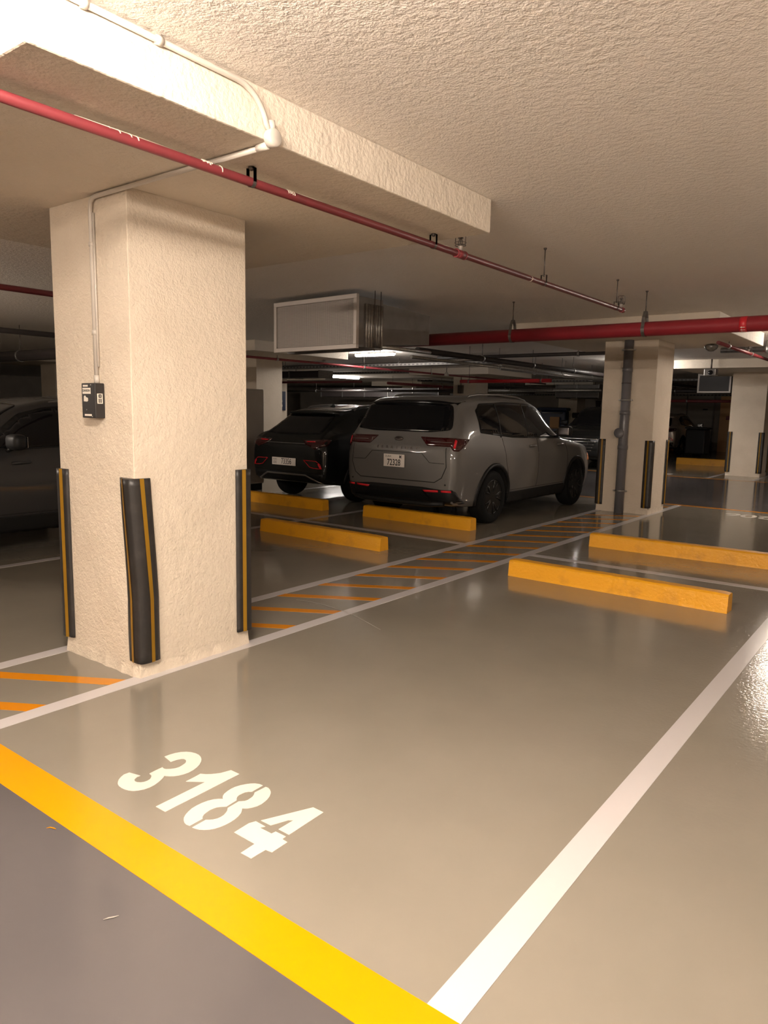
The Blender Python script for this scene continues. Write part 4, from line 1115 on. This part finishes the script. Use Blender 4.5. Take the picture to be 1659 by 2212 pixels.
            patch(bvh, [(a * s, b) for a, b in [(.70, .655), (.745, .58), (.715, .575), (.67, .65)]][::s], 'rear', .012, .006, rnd_=0).build('reflector', M_['reflector'], t)
        patch(bvh, [(-.80, .35), (-.76, .50), (.76, .50), (.80, .35)], 'rear', .006, .02, rnd_=.02).build('bumper_cladding', M_['cladding'], t)
        sk = [(-.70, .34), (-.42, .46), (.42, .46), (.70, .34)]
        strip(bvh, sk, 'rear', .035, .02).build('skid_trim', M_['silver_trim'], t)
        strip(bvh, [(-.45, .95), (.45, .95)], 'rear', .012, .008).build('tailgate_crease_line', M_['silver_trim'], t)
        sf = MB(); sf.poly([(0, .98, 1.50), (0, 1.16, 1.515), (0, 1.12, 1.56), (0, 1.10, 1.585)], .02, (1, 0, 0)); sf.build('fin_antenna', paint, t)
    # roof rails
    if rails:
        for s in (-1, 1):
            z = 1.70 if kind == 'suv' else 1.53; x = .60 if kind == 'suv' else .54; y0, y1 = (.62, 2.45) if kind == 'suv' else (1.0, 2.4)
            pts = [(s * x, y0, z - .06), (s * x, y0 + .12, z + .0), (s * x, y0 + .35, z + .022), (s * x, (y0 + y1) / 2, z + .035), (s * x, y1 - .35, z + .012), (s * x, y1 - .1, z - .03), (s * x, y1, z - .09)]
            MB().tube(pts, .016, 8).build('roof_rail', M_['silver_trim'], t)
    # windscreen and front
    if kind == 'suv': ws = [(-.66, 3.36), (-.57, 2.72), (.57, 2.72), (.66, 3.36), (.3, 3.46), (-.3, 3.46)]
    else: ws = [(-.58, 3.14), (-.50, 2.62), (.50, 2.62), (.58, 3.14), (.3, 3.2), (-.3, 3.2)]
    patch(bvh, ws, 'top', .005, .008, rnd_=.04).build('windscreen', M_['glass'], t)
    for s in (-1, 1):
        z = .80 if kind == 'suv' else .74
        patch(bvh, [(a * s, b) for a, b in [(.40, z), (.74, z + .04), (.80, z - .03), (.45, z - .07)]][::s], 'front', .008, .02, rnd_=.01).build('headlight', M_['headlight'], t)
        patch(bvh, [(L - .34, z - .08), (L - .16, z - .08), (L - .14, z + .02), (L - .30, z + .04)], 'right' if s > 0 else 'left', .008, .02, rnd_=.01).build('side_marker', M_['amber'], t)
    patch(bvh, [(-.38, z - .0), (.38, z - .0), (.34, z - .26), (-.34, z - .26)], 'front', .006, .02, rnd_=.03).build('radiator_grille', M_['cladding'], t)
    if grille:
        for k in range(5): strip(bvh, [(-.60 + .03 * k, z + .02 - k * .075), (.60 - .03 * k, z + .02 - k * .075)], 'front', .03 if k < 2 else .014, .02).build('grille_bar', M_['chrome'], t)
    patch(bvh, [(-.70, .50), (.70, .50), (.66, .34), (-.66, .34)], 'front', .008, .02, rnd_=.03).build('front_bumper', M_['cladding'], t)
    if plate:
        top, body, wide = plate
        pw, ph = (.52, .12) if wide else (.335, .165)
        pz_ = .66 if wide else .845
        pz_ = .655 if kind != 'suv' else pz_
        l, n, i, d = bvh.ray_cast(Vector((0, -6, pz_)), Vector((0, 1, 0)))
        p = MB().box((-pw / 2, -.012, -ph / 2), (pw / 2, 0, ph / 2), .004).build('number_plate', M_['plate'], t)
        p.location = (-.02, l.y - .008, pz_)
        if wide:
            place_text('plate_text', body, .125, M_['ink'], Matrix.Translation((.06, -.0135, 0)) @ RX, p, bold=.001, xs=.72)
            place_text('plate_text', 'DUBAI', .034, M_['ink'], Matrix.Translation((-.19, -.0135, .028)) @ RX, p, xs=.9)
            place_text('plate_text', 'E E', .055, M_['ink'], Matrix.Translation((-.19, -.0135, -.022)) @ RX, p, bold=.001, xs=.9)
        else:
            place_text('plate_text', body, .115, M_['ink'], Matrix.Translation((0, -.0135, -.028)) @ RX, p, bold=.002, xs=.76)
            place_text('plate_text', 'DUBAI', .036, M_['ink'], Matrix.Translation((-.09, -.0135, .052)) @ RX, p, xs=.95)
            place_text('plate_text', 'M', .062, M_['ink'], Matrix.Translation((.105, -.0135, .048)) @ RX, p, bold=.001, xs=.8)
    return t

P_grey = mat('grey_car_paint', (0.118, 0.112, 0.104), 0.5, metal=0.1, coat=0.55)
P_black = mat('black_car_paint', (0.005, 0.0055, 0.005), 0.5, metal=0.0, coat=0.8, spec=0.2)
P_dark = mat('midnight_car_paint', (0.018, 0.018, 0.019), 0.5, metal=0.0, coat=0.7)
P_silver = mat('silver_car_paint', (0.42, 0.34, 0.29), 0.3, metal=0.5, coat=0.8)
P_van = mat('charcoal_car_paint', (0.10, 0.095, 0.09), 0.35, metal=0.2, coat=0.6)
make_car(SUV, (-5.62, 7.68, 0), 0, 'suv_car', 'grey SUV with plate 72328 parked in front of the drainpipe column', 'car', P_grey, plate=('M', '72328', False))
make_car(COUPE, (-8.24, 8.27, 0), 0, 'hatchback_car', 'black hatchback with plate 73356 left of the grey SUV', 'car', P_black, wheels=(.88, 3.46), rw=.335, kind='coupe', plate=('EE', '73356', True))
make_car(COUPE, (-7.95, 6.25, 0), PI, 'parked_car', 'dark car at the left edge behind the foreground column', 'car', P_dark, wheels=(.88, 3.46), rw=.335, kind='coupe')
make_car(SUV, (-7.85, 23.4, 0), PI, 'suv_car', 'black car with chrome grille bars facing the camera left of the drainpipe column', 'car', P_black, grille=True, rails=False, emblem=False)
make_car(COUPE, (-8.55, 27.8, 0), 0, 'hatchback_car', 'silver car far away seen right of the drainpipe column', 'car', P_silver, wheels=(.88, 3.46), rw=.335, kind='coupe')
cb_ = thing('storage_cabinet', 'grey upright cabinet glimpsed at the right edge of the foreground column', 'cabinet', (-10.3, 9.0, 0))
MB().box((-.55, -.25, .12), (.5, .25, 1.82), .02).build('cabinet_body', M_['far_wall'], cb_)
MB().box((-.50, -.27, .18), (-.01, -.25, 1.77), .006).build('cabinet_door', M_['duct'], cb_)
MB().box((.01, -.27, .18), (.46, -.25, 1.77), .006).build('cabinet_door', M_['duct'], cb_)
MB().box((-.52, -.22, 0), (.47, .22, .12)).build('plinth', M_['cladding'], cb_)

# ------------------------------------------------------------------ repeats share a group
GR = {'wheel stop': 'yellow wheel stops in the bays', 'corner guard': 'rubber corner guards on the columns', 'column': 'columns of the garage',
      'floor line': 'painted bay and aisle lines', 'pipe hanger': 'hangers of the red pipes', 'ceiling light': 'batten lights on the ceiling',
      'pipe': 'service pipes under the ceiling', 'cable tray': 'cable trays under the ceiling', 'floor number': 'painted bay numbers',
      'car': 'parked cars', 'bin': 'bins by the far wall', 'air duct': 'air ducts with grilles', 'ventilation duct': 'sheet metal trunks far away'}
for o in S.objects:
    if o.get('category') in GR: o['group'] = GR[o['category']]
